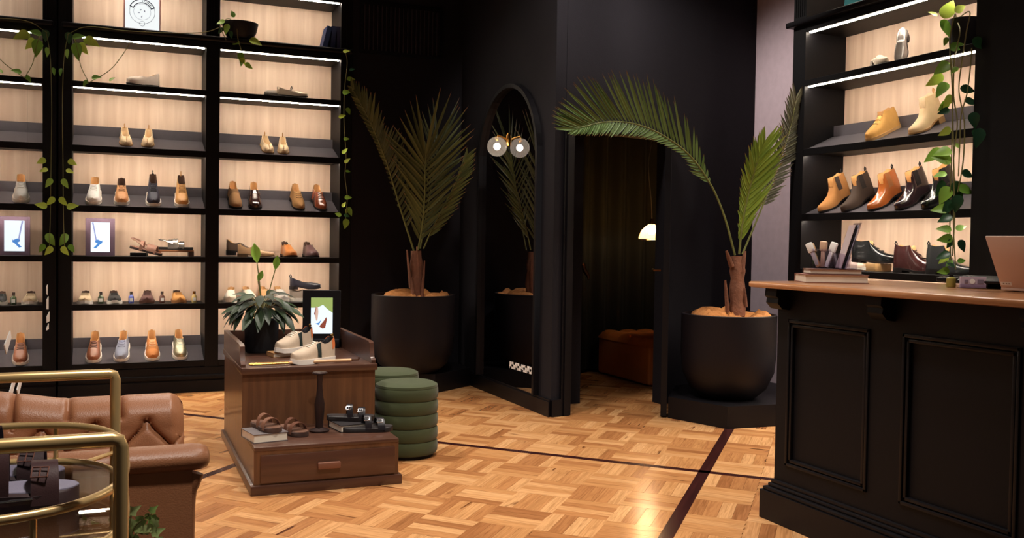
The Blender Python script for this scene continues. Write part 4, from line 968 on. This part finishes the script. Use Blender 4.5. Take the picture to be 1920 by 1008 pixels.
# objects on the cabinet top
pl_ = onz(490, 664, TZ)
pt = thing('peace_lily', 'peace lily in a black pot on the display cabinet', 'potted plant', (ony(490, 660, 5.62).x, 5.62, TZ)); base = pt.location.copy()
mb = MB(); mb.lathe([(0, 0), (.085, 0), (.092, .01), (.1, .19), (.094, .19), (.088, .15), (0, .15)], 26); mb.build('pot', M('matt_black_pot', (22, 22, 26), .6), pt)
mb = MB(); mb.lathe([(0, .155), (.09, .16), (.09, .15), (0, .148)], 18); mb.build('soil', M('lily_soil', (36, 26, 20), .9), pt)
rng = random.Random(3)
for i in range(80):
    a = rng.uniform(0, 2*math.pi); out = rng.uniform(.25, 1.0); L_ = rng.uniform(.10, .165)
    rad = .04+.09*out; hgt = .20+.13*(1.1-out)*rng.uniform(.75, 1.15)
    tip = Vector((rad*math.cos(a), rad*math.sin(a), hgt+.02))
    if i % 2 == 0:
        MB().tube(spline([(.02*math.cos(a), .02*math.sin(a), .15), (rad*.45*math.cos(a), rad*.45*math.sin(a), hgt*.9), tip], 4), .0025, 5).build('stem', stem_m, pt)
    dr_ = Vector((math.cos(a), math.sin(a), lerp(.6, -.75, out)+rng.uniform(-.3, .3)))
    inst(lilym, 'leaf', pt, orient(tip, dr_, (rng.uniform(-.3, .3), rng.uniform(-.6, 0), 1), L_*1.15, L_))
spm = leaf_mesh('spathe', pothos, LILY, .3, -.1)
for (px, py, ang, s_) in ((482, 470, 100, .115), (484, 505, 70, .07), (516, 483, 82, .085)):
    q = at(px, py+22, pr(base)[2]); b0 = Vector((.01, .0, .16))
    MB().tube(spline([b0, (q-base)*.5+b0*.5+Vector((0.0, 0, .03)), q-base], 5), .0032, 6).build('flower_stem', stem_m, pt)
    d_ = IMX*math.cos(R(ang))-IMY*math.sin(R(ang)); inst(spm, 'spathe', pt, orient(q-base, d_, TOCAM+IMX*.4, s_*1.6, s_))
pf = onz(606, 640, TZ)
scr_green = EM('screen_grass', (176, 196, 110), .8); scr_red = EM('screen_rust', (170, 84, 62), .7); scr_skin = EM('screen_skin', (232, 190, 170), .9)
screen('digital_frame', 'black digital frame showing legs in sandals on the display cabinet', (ony(603, 600, 5.72).x, 5.72, TZ+.053), R(-14), .228, .30, (.05, .048, .035, .045), black_satin,
       (EM('screen_pale', (228, 240, 250), 1.2), [([(0, .72), (0, 1), (1, 1), (1, .58), (.8, .66), (.55, .8), (.35, .74), (.2, .72)], scr_green), ([(.18, .5), (.24, .76), (.32, .74), (.34, .6), (.3, .36), (.24, .36)], scr_skin), ([(.14, .54), (.22, .76), (.27, .72), (.2, .5)], scr_red),
        ([(.38, .2), (.6, .36), (.7, .46), (.74, .4), (.66, .16), (.54, .14)], scr_red), ([(.2, .28), (.34, .3), (.5, .4), (.36, .24)], scr_blue)]), foot=(.22, .07))
GSN = 'beige sneakers with dark side stripe'
pa = onz(551, 668, TZ); pb = onz(588, 680, TZ)
make_shoe('sneaker', 'beige sneaker with dark stripe and orange heel resting on a small book', 'sneaker', GSN, (pa.x+.01, pa.y+.05, TZ+.0255), R(-52), 'sneaker', (192, 172, 150), lace=SM((226, 214, 200), .8), extras=('stripe', 'heeltab'), rough=.7, lin=black_lace, L=.285)
make_shoe('sneaker', 'beige sneaker with dark stripe and orange heel standing flat on the cabinet', 'sneaker', GSN, (pb.x+.0, pb.y+.02, TZ+.0005), R(-62), 'sneaker', (192, 172, 150), lace=SM((226, 214, 200), .8), extras=('stripe', 'heeltab'), rough=.7, lin=black_lace, L=.285)
book('book', 'small tan book under the beige sneaker on the cabinet top', (pa.x-.03, pa.y+.05, TZ), R(10), .2, .12, .0245, SM((176, 132, 88), .5))
a_, b_ = onz(466, 683, TZ+.012), onz(672, 674, TZ+.012)
sh = thing('long_shoehorn', 'long brass shoehorn lying along the front edge of the cabinet top', 'shoehorn', (a_+b_)/2); base = sh.location.copy()
mid = a_.lerp(b_, .35)
MB().tube([a_-base, a_.lerp(b_, .02)-base, mid-base], [.007, .011, .008], 10, flat=.8).build('blade', gold, sh)
MB().tube([mid-base, a_.lerp(b_, .93)-base], .0085, 10).build('handle', SM((214, 168, 124), .4), sh)
MB().tube([a_.lerp(b_, .93)-base, a_.lerp(b_, .95)-base, b_-base, b_-base+Vector((.004, 0, .014))], [.006, .004, .005, .006], 8).build('hook', bronze, sh)
# objects on the step
pi = onz(601, 810, STP)
ls = thing('shoe_last_stand', 'antique iron shoe last stand with flat top plate on the cabinet step', 'stand', (pi.x, pi.y+.03, STP))
mb = MB(); mb.lathe([(0, 0), (.05, 0), (.052, .008), (.03, .016), (.02, .02), (.02, .05), (.024, .1), (.026, .14), (.018, .18), (.013, .24), (.016, .29), (0, .29)], 18); mb.build('column', iron, ls)
mb = MB(); mb.lathe([(0, .29), (.03, .29), (.04, .297), (.035, .303), (0, .304)], 18, sx=1.0, sy=.7); mb.build('top_plate', iron, ls)
pb_ = onz(501, 828, STP)
book('book', 'grey clothbound book under the brown slide sandal on the cabinet step', (pb_.x+.0, pb_.y+.085, STP), R(-80), .19, .17, .042, SM((104, 96, 96), .6), 'books under the sandals')
s2 = ((.36, .50, .052), (.64, .78, .042))
br_strap = SM((120, 80, 60), .55); br_bed = SM((104, 72, 56), .6)
sandal('slide_sandal', 'brown two-strap slide sandal on the grey book, cabinet step', (pb_.x+.01, pb_.y+.11, STP+.043), R(16), br_bed, br_strap, L=.25, straps=s2, buckle=False, solem=SM((70, 48, 40), .6), thick=.018, group='brown slide sandals')
ps = onz(556, 820, STP)
sandal('slide_sandal', 'brown two-strap slide sandal standing beside the grey book', (ps.x+.005, ps.y+.12, STP+.001), R(14), br_bed, SM((104, 66, 50), .5), L=.25, straps=s2, buckle=False, solem=SM((60, 40, 34), .6), thick=.018, group='brown slide sandals')
pk = onz(655, 812, STP)
book('book', 'cream-paged book under the black buckled sandals', (pk.x+.05, pk.y+.13, STP), R(-82), .18, .2, .036, SM((30, 26, 28), .6), 'books under the sandals')
blk_s = SM((28, 25, 30), .4)
sandal('buckled_sandal', 'black buckled sandal lying on the cream-paged book', (pk.x+.045, pk.y+.16, STP+.037), R(66), SM((40, 34, 34), .6), blk_s, L=.25, group='black buckled sandals', bs=-1, thick=.02)
sandal('buckled_sandal', 'black buckled sandal in front of the cream-paged book at the step edge', (pk.x+.10, pk.y+.028, STP+.001), R(78), SM((40, 34, 34), .6), blk_s, L=.26, group='black buckled sandals', bs=-1, thick=.02, W=.088)

# ------------------------------------------------------------------ velvet ottomans
def ottoman(label, loc, h, r):
    t = thing('velvet_ottoman', label, 'ottoman', loc, group='green velvet ottomans')
    n = 5; zb = .02; st_ = (h-zb-.02)/n
    for i in range(n):
        z0 = zb+st_*i; prof = [(r-.05, z0), (r-.008, z0+.001), (r-.002, z0+st_*.15), (r, z0+st_*.5), (r-.002, z0+st_*.85), (r-.008, z0+st_-.001), (r-.05, z0+st_)]
        MB().lathe(prof, 40).build('channel', velvet, t)
    MB().lathe([(0, h-.03), (r-.02, h-.03), (r-.004, h-.024), (r-.006, h-.012), (r-.03, h-.001), (r*.6, h+.004), (0, h+.005)], 40).build('seat_pad', velvet, t)
    MB().lathe([(0, 0), (r-.025, 0), (r-.025, .02), (0, .02)], 32).build('base', black, t)
ottoman('green velvet channelled ottoman standing nearer, beside the display cabinet', (1.56, 5.04, 0), .412, .177)
ottoman('green velvet channelled ottoman half hidden behind the nearer one', (1.60, 5.52, 0), .412, .178)

# ------------------------------------------------------------------ palms
def frond(palm, base, pts, D, key, n, up, dn, ang, wdt=.018, r=.006, t0=.25, nrm=None, splay=0., jit=6):
    """pts: mid-rib as picture points with depth offsets; up/dn leaflet lengths along it on either side"""
    P3 = spline([at(x, y, D+dz) for x, y, dz in pts], 8)
    mb = MB(); mb.tube([q-base for q in P3], [lerp(r, r*.35, i/(len(P3)-1)) for i in range(len(P3))], 6)
    f = mb.build('frond', rachis_m, palm)
    N = nrm or TOCAM
    for i in range(n):
        t = lerp(t0, .985, i/(n-1)); k = t*(len(P3)-1); j = min(int(k), len(P3)-2); q = P3[j].lerp(P3[j+1], k-j)
        T = (P3[j+1]-P3[j]).normalized(); S = T.cross(N).normalized()
        for sd, tab in ((1, up), (-1, dn)):
            L_ = interp(tab, t)*random.uniform(.9, 1.06)
            if L_ < .02: continue
            a = R(interp(ang, t)+random.uniform(-jit, jit)*.6)
            d = T*math.cos(a) + S*sd*math.sin(a) + N*(splay+random.uniform(-.08, .08))
            inst(bladem[key], 'leaflet', f, orient(q-base, d, N+T*.2*sd, wdt, L_))
    return f
def palm_pot(label_pot, loc, r, h, z0, rb):
    t = thing('planter_pot', label_pot, 'pot', (loc[0], loc[1], z0))
    MB().lathe([(0, 0), (rb*.9, 0), (rb, .015), (rb+(r-rb)*.5, .07), (r*.96, .18), (r, .3), (r, h-.004), (r-.004, h), (r-.02, h), (r-.024, h-.05), (0, h-.05)], 44).build('body', pot_m, t)
    # loose coconut fibre mulch: a lumpy collar
    mb = MB(); rnd = random.Random(5)
    mb.grid(lambda u, v: ((r-.026)*v*math.cos(2*math.pi*u), (r-.026)*v*math.sin(2*math.pi*u), h-.05+.05*math.sin(u*9+v*7)*v+.03*(1-v)+rnd.uniform(0, .045)*(v < .95)*(0 < u < 1)*(v > 0)), 36, 8)
    o = mb.build('fibre_mulch', fibre_m, t); o['kind'] = 'stuff'
    return t
def trunk(palm, base, D, x, y0, y1, w0, w1, flares):
    a, b = at(x[0], y0, D), at(x[1], y1, D)
    rs = []; pts = []
    for i in range(9):
        t = i/8; pts.append(a.lerp(b, t)-base); rs.append(lerp(w0, w1, t)*(1+.12*math.sin(i*2.3)))
    MB().tube(pts, rs, 12).build('trunk', trunk_m, palm)
    for (fx0, fy0, fx1, fy1, rr) in flares:
        p0, p1 = at(fx0, fy0, D-.03), at(fx1, fy1, D-.04)
        MB().tube([p0-base, p0.lerp(p1, .5)-base, p1-base], [rr*1.2, rr, rr*.5], 8, flat=.5).build('leaf_base', trunk_m, palm)
# left palm
PLX, PLY = 2.30, 7.20
tag(MB().prism([(1.90, 7.22), (2.40, 7.0), (2.80, 7.28), (2.80, 7.645), (1.90, 7.645)], 0, .15).build('plinth_block', black_satin), 'low black plinth under the palm pot beside the shelving', 'plinth')
palm_pot('large charcoal planter pot beside the arched mirror', (2.285, 7.23), .335, .62, .1505, .22)
DL = pr((2.285, 7.23, 1))[2]
pm = thing('palm', 'potted palm with upright fronds standing left of the arched mirror', 'palm', (2.285, 7.23, .74)); base = pm.location.copy()
trunk(pm, base, DL, (783, 780), 572, 470, .062, .045, ((770, 540, 763, 468, .02), (792, 540, 796, 488, .02), (784, 520, 782, 462, .022), (775, 555, 771, 520, .03), (790, 560, 792, 520, .03)))
frond(pm, base, [(776, 470, 0), (752, 395, -.05), (730, 320, -.1), (712, 270, -.15), (690, 220, -.2), (660, 165, -.25)], DL, 'o', 34, [(0, .1), (.3, .30), (.5, .26), (.6, .16), (.75, .24), (1, .1)], [(0, 0), (.5, .05), (.62, .06), (.75, .10), (1, .06)], [(0, 50), (.6, 40), (1, 22)], .026, .008, .12)
frond(pm, base, [(784, 468, -.05), (792, 420, -.08), (796, 370, -.12), (797, 320, -.16), (798, 290, -.18)], DL, 'o', 19, [(0, .10), (.25, .34), (.6, .48), (.85, .56), (1, .52)], [(0, .1), (.25, .32), (.6, .44), (.85, .46), (1, .5)], [(0, 30), (.4, 42), (.75, 48), (1, 8)], .026, .008, .10)
frond(pm, base, [(794, 466, -.03), (812, 425, -.05), (838, 375, -.08), (860, 330, -.1), (876, 292, -.12)], DL, 'o', 24, [(0, .05), (.3, .22), (.7, .20), (1, .1)], [(0, .0), (.5, .0), (.9, .05), (1, .08)], [(0, 35), (1, 22)], .02, .006, .15)
frond(pm, base, [(788, 466, .05), (800, 400, .08), (812, 330, .1), (822, 270, .12)], DL, 'o', 16, [(0, .08), (.3, .22), (.8, .36), (1, .44)], [(0, .08), (.3, .3), (.7, .44), (1, .40)], [(0, 40), (.7, 44), (1, 12)], .022, .006, .2)
# right palm on its step
tag(MB().prism([(3.742, 5.037), (4.35, 4.985), (4.35, 5.30), (4.74, 5.31), (4.74, 6.05), (3.93, 5.93), (3.588, 5.50)], 0, .147).build('plinth_block', black_satin), 'low angular black plinth under the palm pot beside the counter', 'plinth')
palm_pot('large charcoal planter pot on the plinth beside the counter', (3.985, 5.37), .325, .58, .1475, .20)
DR = pr((3.985, 5.37, 1))[2]
pm = thing('palm', 'potted palm with a long arching frond in front of the fitting-room door', 'palm', (3.985, 5.37, .69)); base = pm.location.copy()
trunk(pm, base, DR, (1382, 1383), 592, 480, .055, .048, ((1372, 500, 1362, 470, .022), (1390, 510, 1397, 470, .024), (1364, 585, 1360, 525, .018), (1398, 575, 1396, 540, .018)))
frond(pm, base, [(1378, 478, 0), (1358, 405, -.04), (1332, 345, -.08), (1292, 290, -.15), (1240, 252, -.25), (1190, 232, -.35), (1140, 228, -.45), (1100, 236, -.5), (1075, 243, -.52)], DR, 'g', 50,
      [(0, 0), (.24, .0), (.30, .10), (.40, .36), (.6, .42), (.8, .32), (.93, .2), (1, .12)], [(0, 0), (.24, 0), (.27, .12), (.36, .07), (.5, .11), (.7, .14), (.85, .08), (1, .06)], [(0, 40), (.4, 38), (.6, 52), (.8, 50), (.93, 34), (1, 14)], .017, .008, .26)
frond(pm, base, [(1386, 476, -.02), (1392, 420, -.05), (1404, 360, -.08), (1418, 310, -.12), (1432, 270, -.14)], DR, 'l', 34, [(0, .05), (.3, .30), (.6, .32), (.85, .26), (1, .14)], [(0, 0), (.4, .12), (.7, .2), (1, .14)], [(0, 26), (.5, 36), (1, 14)], .022, .008, .12)
frond(pm, base, [(1392, 476, .02), (1420, 410, .03), (1446, 345, .02), (1468, 285, 0), (1484, 230, -.02), (1492, 185, -.05)], DR, 'd', 40, [(0, 0), (.3, .12), (.5, .16), (.75, .20), (1, .14)], [(0, 0), (.35, .06), (.5, .10), (.7, .14), (1, .14)], [(0, 44), (.6, 46), (1, 18)], .018, .007, .28)

# ------------------------------------------------------------------ fitting room
mb = MB()
mb.grid(lambda u, v: (lerp(3.3, 5.28, u), 7.70+.045*math.sin(u*62)+.02*math.sin(u*23+1), lerp(.03, 2.9, v)), 160, 6)
cu_ = thing('curtain', 'dark green velvet curtain hanging in deep folds inside the fitting room', 'curtain', (4.3, 7.7, .03)); 
o = mb.build('cloth', curtain_m, cu_, 60); o.location = (-4.3, -7.7, -.03)
MB().tube([(-1.0, 0, 2.9), (.97, 0, 2.9)], .014).build('rod', black_satin, cu_)
bn = thing('leather_bench', 'brown buttoned leather bench inside the fitting room', 'bench', (4.46, 7.19, 0))
MB().box(-.27, .27, -.46, .42, .015, .34, .02, 3).build('body', leather_brown, bn)
def seat(u, v):
    x, y = lerp(-.28, .28, u), lerp(-.47, .43, v)
    e = min(u, 1-u, v, 1-v)
    d_ = abs(math.sin(u*math.pi*3))**.5*abs(math.sin(v*math.pi*5))**.5
    return (x, y, .335+(.05*min(1, e/.08)**.5 if e > 0 else 0)+.025*d_*(e > .03))
mb = MB(); mb.grid(seat, 36, 50); st2 = mb.build('seat', leather_brown, bn, 80)
for i in range(1, 3):
    for j in range(1, 5):
        MB().ball((lerp(-.28, .28, i/3), lerp(-.47, .43, j/5), .384), .012, 8, 6).build('button', leather_brown, st2)
pb_ = at(1222, 432, 8.0)
pn_ = thing('pendant_lamp', 'pendant lamp with a glass shade and glowing bulb in the fitting room', 'pendant lamp', pb_)
MB().lathe([(.024, .055), (.03, .05), (.05, .035), (.088, .0), (.108, -.055), (.108, -.075)], 32).build('shade', amber_glass, pn_)
MB().lathe([(.106, -.070), (.111, -.070), (.111, -.078), (.106, -.078), (.106, -.070)], 32).build('shade_rim', gold, pn_)
mb = MB(); mb.ball((0, 0, .0), .034, 16, 12); mb.build('bulb', bulb_m, pn_)
MB().lathe([(0, .10), (.012, .10), (.018, .08), (.018, .035), (0, .035)], 14).build('lamp_holder', gold, pn_)
MB().tube(spline([(0, 0, .10), (-.01, 0, .25), (-.045, 0, .55), (-.02, 0, .75), (.0, 0, 1.2), (0, 0, 2.3)], 5), .004, 6).build('cord', SM((120, 116, 110), .5), pn_)
ld = bpy.data.lights.new('pendant_glow', 'POINT'); ld.energy = 18; ld.color = (1, .8, .55); ld.shadow_soft_size = .04
o = bpy.data.objects.new('pendant_glow', ld); COL.objects.link(o); o.location = pb_ + Vector((0, 0, -.06))
ph_ = ony(1093, 512, 6.3)
hk = thing('coat_hook', 'bronze hook on the left side just inside the fitting-room door', 'hook', (ph_.x, 6.3, ph_.z))
MB().tube(spline([(-.02, 0, .06), (.0, 0, .07), (.01, 0, .03), (.035, -.02, -.02), (.03, -.03, -.045)], 5), [.004, .005, .008, .012, .014, .014, .015, .015, .016, .017, .018, .018, .018, .018, .016, .014, .013, .012, .010, .008, .006][:21], 8).build('arm', bronze, hk)
MB().box(-.05, -.015, -.02, .02, -.05, .08, .004).build('plate', black_satin, hk)
mb = MB(); mb.box(ph_.x-.16, ph_.x-.05, 6.22, 6.36, 0, 2.4); struct('wall_fitting_room_nib', mb, black_wall)
# return-air grille high on the back wall
vg = thing('air_grille', 'black air grille with vertical slats high on the back wall', 'grille', (2.29, 7.648, 2.74))
MB().box(-.36, .36, -.012, 0, 0, .03).box(-.36, .36, -.012, 0, .40, .43).box(-.36, -.335, -.012, 0, .03, .40).box(.335, .36, -.012, 0, .03, .40).build('frame', black_satin, vg)
for i in range(18):
    x_ = lerp(-.325, .30, i/17); MB().box(x_-.003, x_+.003, -.022, 0, .03, .40).build('slat', M('grille_slat', (58, 50, 56), .4) if i == 0 else bpy.data.materials['grille_slat'], vg)

# ------------------------------------------------------------------ leather armchair
ac = thing('armchair', 'tan leather chesterfield armchair with buttoned arms behind the brass cart', 'armchair', (-.15, 2.75, 0)); ab = ac.location.copy()
def tuft(u, z, pu=.0725, pz=.075):
    """diamond buttoning below the top button row, upright channels above it"""
    if z > 0:
        if u > .04: return 1.
        f = abs(((u/(2*pu)) % 1)-.5)*2; return (1-f**12)**.8
    a = (u/pu+z/pz)/2+.5; b = (u/pu-z/pz)/2+.5
    fa, fb = abs((a % 1)-.5)*2, abs((b % 1)-.5)*2
    return (max(0, 1-fa**7)*max(0, 1-fb**7))**.6
def far_arm(u, v):
    x = lerp(-.72, .232, u)
    top = .70+.035*max(0, min(1, (-.12-x)/.2))
    # profile: up the inside, over the roll, down the back
    R0 = .085
    if v < .55:
        k = v/.55; z = lerp(.36, top-R0, k); y = 3.07-.02*math.sin(k*math.pi); ny, nz = -1, 0
    else:
        k = (v-.55)/.45; th = math.pi*(1-k)
        y = 3.07+R0+R0*math.cos(th); z = top-R0+R0*math.sin(th); ny, nz = math.cos(th), math.sin(th)
    zz = (z if v < .55 else top-R0+R0*k*2)
    d_ = .026*tuft(x-.05, zz-.632)*(1 if v < .62 else max(.12, 1-(v-.62)/.2))
    ef = max(0, min(1, (.232-x)/.04)); d_ *= .35+.65*ef
    sh_ = .03*(1-ef)**2
    return (x-ab.x, y+ny*d_+(.03*(1-ef)**2 if ny < 0 else -.02*(1-ef)**2)-ab.y, z+nz*d_-(sh_ if v > .5 else 0))
mb = MB(); mb.grid(far_arm, 220, 90)
fa_ = mb.build('tufted_arm', leather_tan, ac, 80)
mb = MB(); mb.box(-.72-ab.x, .225-ab.x, 3.09-ab.y, 3.23-ab.y, .08, .60, .02); mb.build('arm_core', leather_tan, ac)
for i in range(-10, 2):
    for j in range(0, 4):
        if (i+j) % 2: continue
        x_ = .05+.0725*i; z_ = .632-.075*j
        if -.7 < x_ < .2 and z_ > .38: MB().ball((x_-ab.x, 3.054-ab.y, z_), .009, 10, 8).build('button', leather_tan, fa_)
# near arm: plain outside panel under a roll
pr_arm = []
for k in range(15):
    th = R(-50+ 260*k/14); pr_arm.append((2.44-.042*math.cos(th)*1.3, .655+.033*math.sin(th)))
def arm_ring(x, sc=1.):
    return [(x-ab.x, 2.44+(y-2.44)*sc-ab.y, .655+(z-.655)*sc) for y, z in pr_arm]
mb = MB(); mb.loft([arm_ring(-.72), arm_ring(.205), arm_ring(.222, .94), arm_ring(.236, .78), arm_ring(.242, .5)]); mb.build('arm_roll', leather_tan, ac, 60)
def panel(u, v):
    x = lerp(-.72, .20, u); z = lerp(.06, .64, v)
    return (x-ab.x, 2.40+.006*math.sin(u*5+v*3)-.012*math.sin(v*math.pi)-ab.y, z)
mb = MB(); mb.grid(panel, 20, 10); mb.box(-.72-ab.x, .20-ab.x, 2.405-ab.y, 2.52-ab.y, .06, .63, .01); mb.build('arm_panel', leather_tan, ac, 60)
mb = MB(); mb.tube(spline([(.212-ab.x, 2.42-ab.y, .62), (.196-ab.x, 2.42-ab.y, .56), (.193-ab.x, 2.42-ab.y, .40), (.190-ab.x, 2.42-ab.y, .08)], 5), [.018]*4+[.015]*12, 10); mb.build('arm_facing', leather_tan, ac, 60)
mb = MB(); mb.box(-.62-ab.x, .19-ab.x, 2.53-ab.y, 3.06-ab.y, .10, .30, .02); mb.build('seat_base', leather_tan, ac)
mb = MB(); mb.box(-.60-ab.x, .21-ab.x, 2.54-ab.y, 3.03-ab.y, .305, .43, .04, 4); mb.build('seat_cushion', leather_tan, ac, 60)
mb = MB(); mb.box(-.86-ab.x, -.66-ab.x, 2.40-ab.y, 3.22-ab.y, .08, .76, .07, 4); mb.build('backrest', leather_tan, ac, 60)
for (x_, y_) in ((.15, 2.46), (.15, 3.18), (-.78, 2.46), (-.78, 3.18)):
    MB().lathe([(0, 0), (.016, 0), (.024, .06), (.026, .085), (0, .085)], 12, (x_-ab.x, y_-ab.y, 0)).build('leg', stand_wood_dark, ac)

# ------------------------------------------------------------------ brass bar cart
bc = thing('bar_cart', 'brass bar cart with oval glass shelves in the near left corner', 'cart', (-.28, 1.92, 0)); cb_ = bc.location.copy()
for Y_ in (1.55, 2.292):
    pts = [(.025-cb_.x, Y_-cb_.y, .05), (.025-cb_.x, Y_-cb_.y, .878), (.022-cb_.x, Y_-cb_.y, .887), (.013-cb_.x, Y_-cb_.y, .89), (-.574-cb_.x, Y_-cb_.y, .89), (-.583-cb_.x, Y_-cb_.y, .887), (-.586-cb_.x, Y_-cb_.y, .878), (-.586-cb_.x, Y_-cb_.y, .05)]
    MB().tube(pts, .0115, 14).build('handle_frame', brass, bc)
    for x_ in (.025, -.586): MB().lathe([(0, -.012), (.03, -.012), (.034, 0), (.03, .012), (0, .012)], 18).build('wheel', black_satin, bc, 38, (x_-cb_.x, Y_-cb_.y, .034), (R(90), 0, 0))
def oval(z, ax=.318, ay=.378, n=72, cx_=-.28, cy_=1.885, e=.62):
    out = []
    for i in range(n):
        th = 2*math.pi*i/n; c_, s_ = math.cos(th), math.sin(th)
        out.append((cx_+ax*math.copysign(abs(c_)**e, c_)-cb_.x, cy_+ay*math.copysign(abs(s_)**e, s_)-cb_.y, z))
    return out
for zg, zs in ((.79, .712), (.30, .22)):
    MB().tube(oval(zg), .0075, 10, True).build('gallery_rail', brass, bc)
    MB().tube(oval(zs), .0075, 10, True).build('shelf_rim', brass, bc)
    ov = oval(zs); mb = MB(); mb.loft([[(x, y, zs-.003) for x, y, z in oval(zs, .314, .374)], [(x, y, zs+.003) for x, y, z in oval(zs, .314, .374)]]); mb.build('glass_shelf', glass, bc, 0)
    for i in (3, 13, 18, 23, 33, 39, 49, 54, 59, 69):
        a_ = Vector(oval(zg)[i]); b_ = Vector(oval(zs)[i]); MB().tube([a_, b_], .005, 8).build('spindle', brass, bc)
    for Y_ in (1.55, 2.292):
        for x_ in (.025, -.586):
            q = min((Vector(v) for v in oval(zs)), key=lambda v: (v-Vector((x_-cb_.x, Y_-cb_.y, zs))).length)
            MB().tube([(x_-cb_.x, Y_-cb_.y, zs), q], .005, 8).build('bracket', brass, bc)
GZ = .7155
wine = SM((72, 48, 50), .5); wine_d = SM((58, 40, 44), .55)
ps = onz(150, 920, GZ+.03)
sandal('buckled_sandal', 'dark plum buckled sandal nearest the front rail on the brass cart', (ps.x-.135, ps.y+.03, GZ+.001), R(82), SM((150, 146, 168), .5), wine, L=.27, W=.10, thick=.034, straps=((.20, .32, .10), (.40, .58, .08), (.71, .87, .048)), solem=SM((64, 46, 48), .6), group='plum buckled sandals', bs=-1, bm=SM((150, 104, 92), .35, .4))
sandal('buckled_sandal', 'dark plum buckled sandal standing behind its twin on the brass cart', (ps.x-.16, ps.y+.17, GZ+.001), R(76), SM((120, 116, 140), .5), wine_d, L=.27, W=.10, thick=.034, straps=((.20, .32, .11), (.40, .58, .088), (.71, .87, .048)), solem=SM((50, 38, 42), .6), group='plum buckled sandals', bs=-1, bm=SM((150, 104, 92), .35, .4))
pc_ = onz(40, 950, GZ)
bxo = thing('clear_box', 'clear plastic box with a bent wire edge at the front of the cart', 'box', (pc_.x-.07, pc_.y-.03, GZ+.0005), (0, 0, R(8)))
mb = MB(); mb.box(-.09, .09, -.055, .03, 0, .03, .008); mb.build('shell', acrylic, bxo, 0)
MB().tube([(-.09, -.055, .031), (.085, -.055, .031), (.092, -.03, .031), (.07, .03, .034), (-.09, .03, .034)], .0022, 6).build('wire_edge', steel, bxo)
tag(MB().box(-.13, .13, -.09, .09, 0, .02, .002).build('magazine', white, None, 0, (-.12, 1.83, .2236), (0, 0, R(20))), 'white magazine on the lower glass shelf of the cart', 'magazine')
# ivy beside the cart
iv = thing('ivy', 'small ivy in a dark pot on the lower cart shelf, leaves reaching right', 'potted plant', (-.02, 2.08, .2236)); base = iv.location.copy()
MB().lathe([(0, 0), (.05, 0), (.07, .11), (.062, .11), (.056, .09), (0, .09)], 18).build('pot', pot_m, iv)
IVYO = [(-.0, .02), (.02, .22), (.08, .30), (.18, .26), (.26, .34), (.40, .42), (.46, .30), (.55, .20), (.75, .12), (1, 0)]
ivym = leaf_mesh('leaf', LEAFMAT('ivy_leaf', (150, 186, 100), (204, 222, 150), None, .45), IVYO, .1, .1)
for pts, lv in ((((242, 1000), (246, 965)), ((240, 962, 30, .05), (248, 972, 250, .04), (236, 985, 140, .045))), (((246, 1005), (268, 972), (285, 962)), ((262, 966, 280, .055), (275, 962, 300, .035), (285, 965, 290, .05), (292, 972, 255, .05), (281, 960, 40, .035))), (((250, 1010), (270, 1000), (282, 998)), ((250, 995, 40, .06), (270, 1000, 60, .05), (283, 1000, 20, .05), (262, 1008, 200, .05), (245, 1008, 120, .06), (290, 1010, 330, .05)))):
    p3 = [at(x, y, 1.92) for x, y in pts]
    MB().tube([q-base for q in spline([Vector((-.02, 2.06, .31)), p3[0]+Vector((0, 0, -.12))] + p3, 5)], .002, 5).build('stem', stem_m, iv)
    for (x, y, a, s_) in lv:
        d_ = IMX*math.cos(R(a))-IMY*math.sin(R(a)); inst(ivym, 'leaf', iv, orient(at(x, y, 1.92)-base, d_, TOCAM+IMX*random.uniform(-.4, .4), s_*.62, s_*.62))
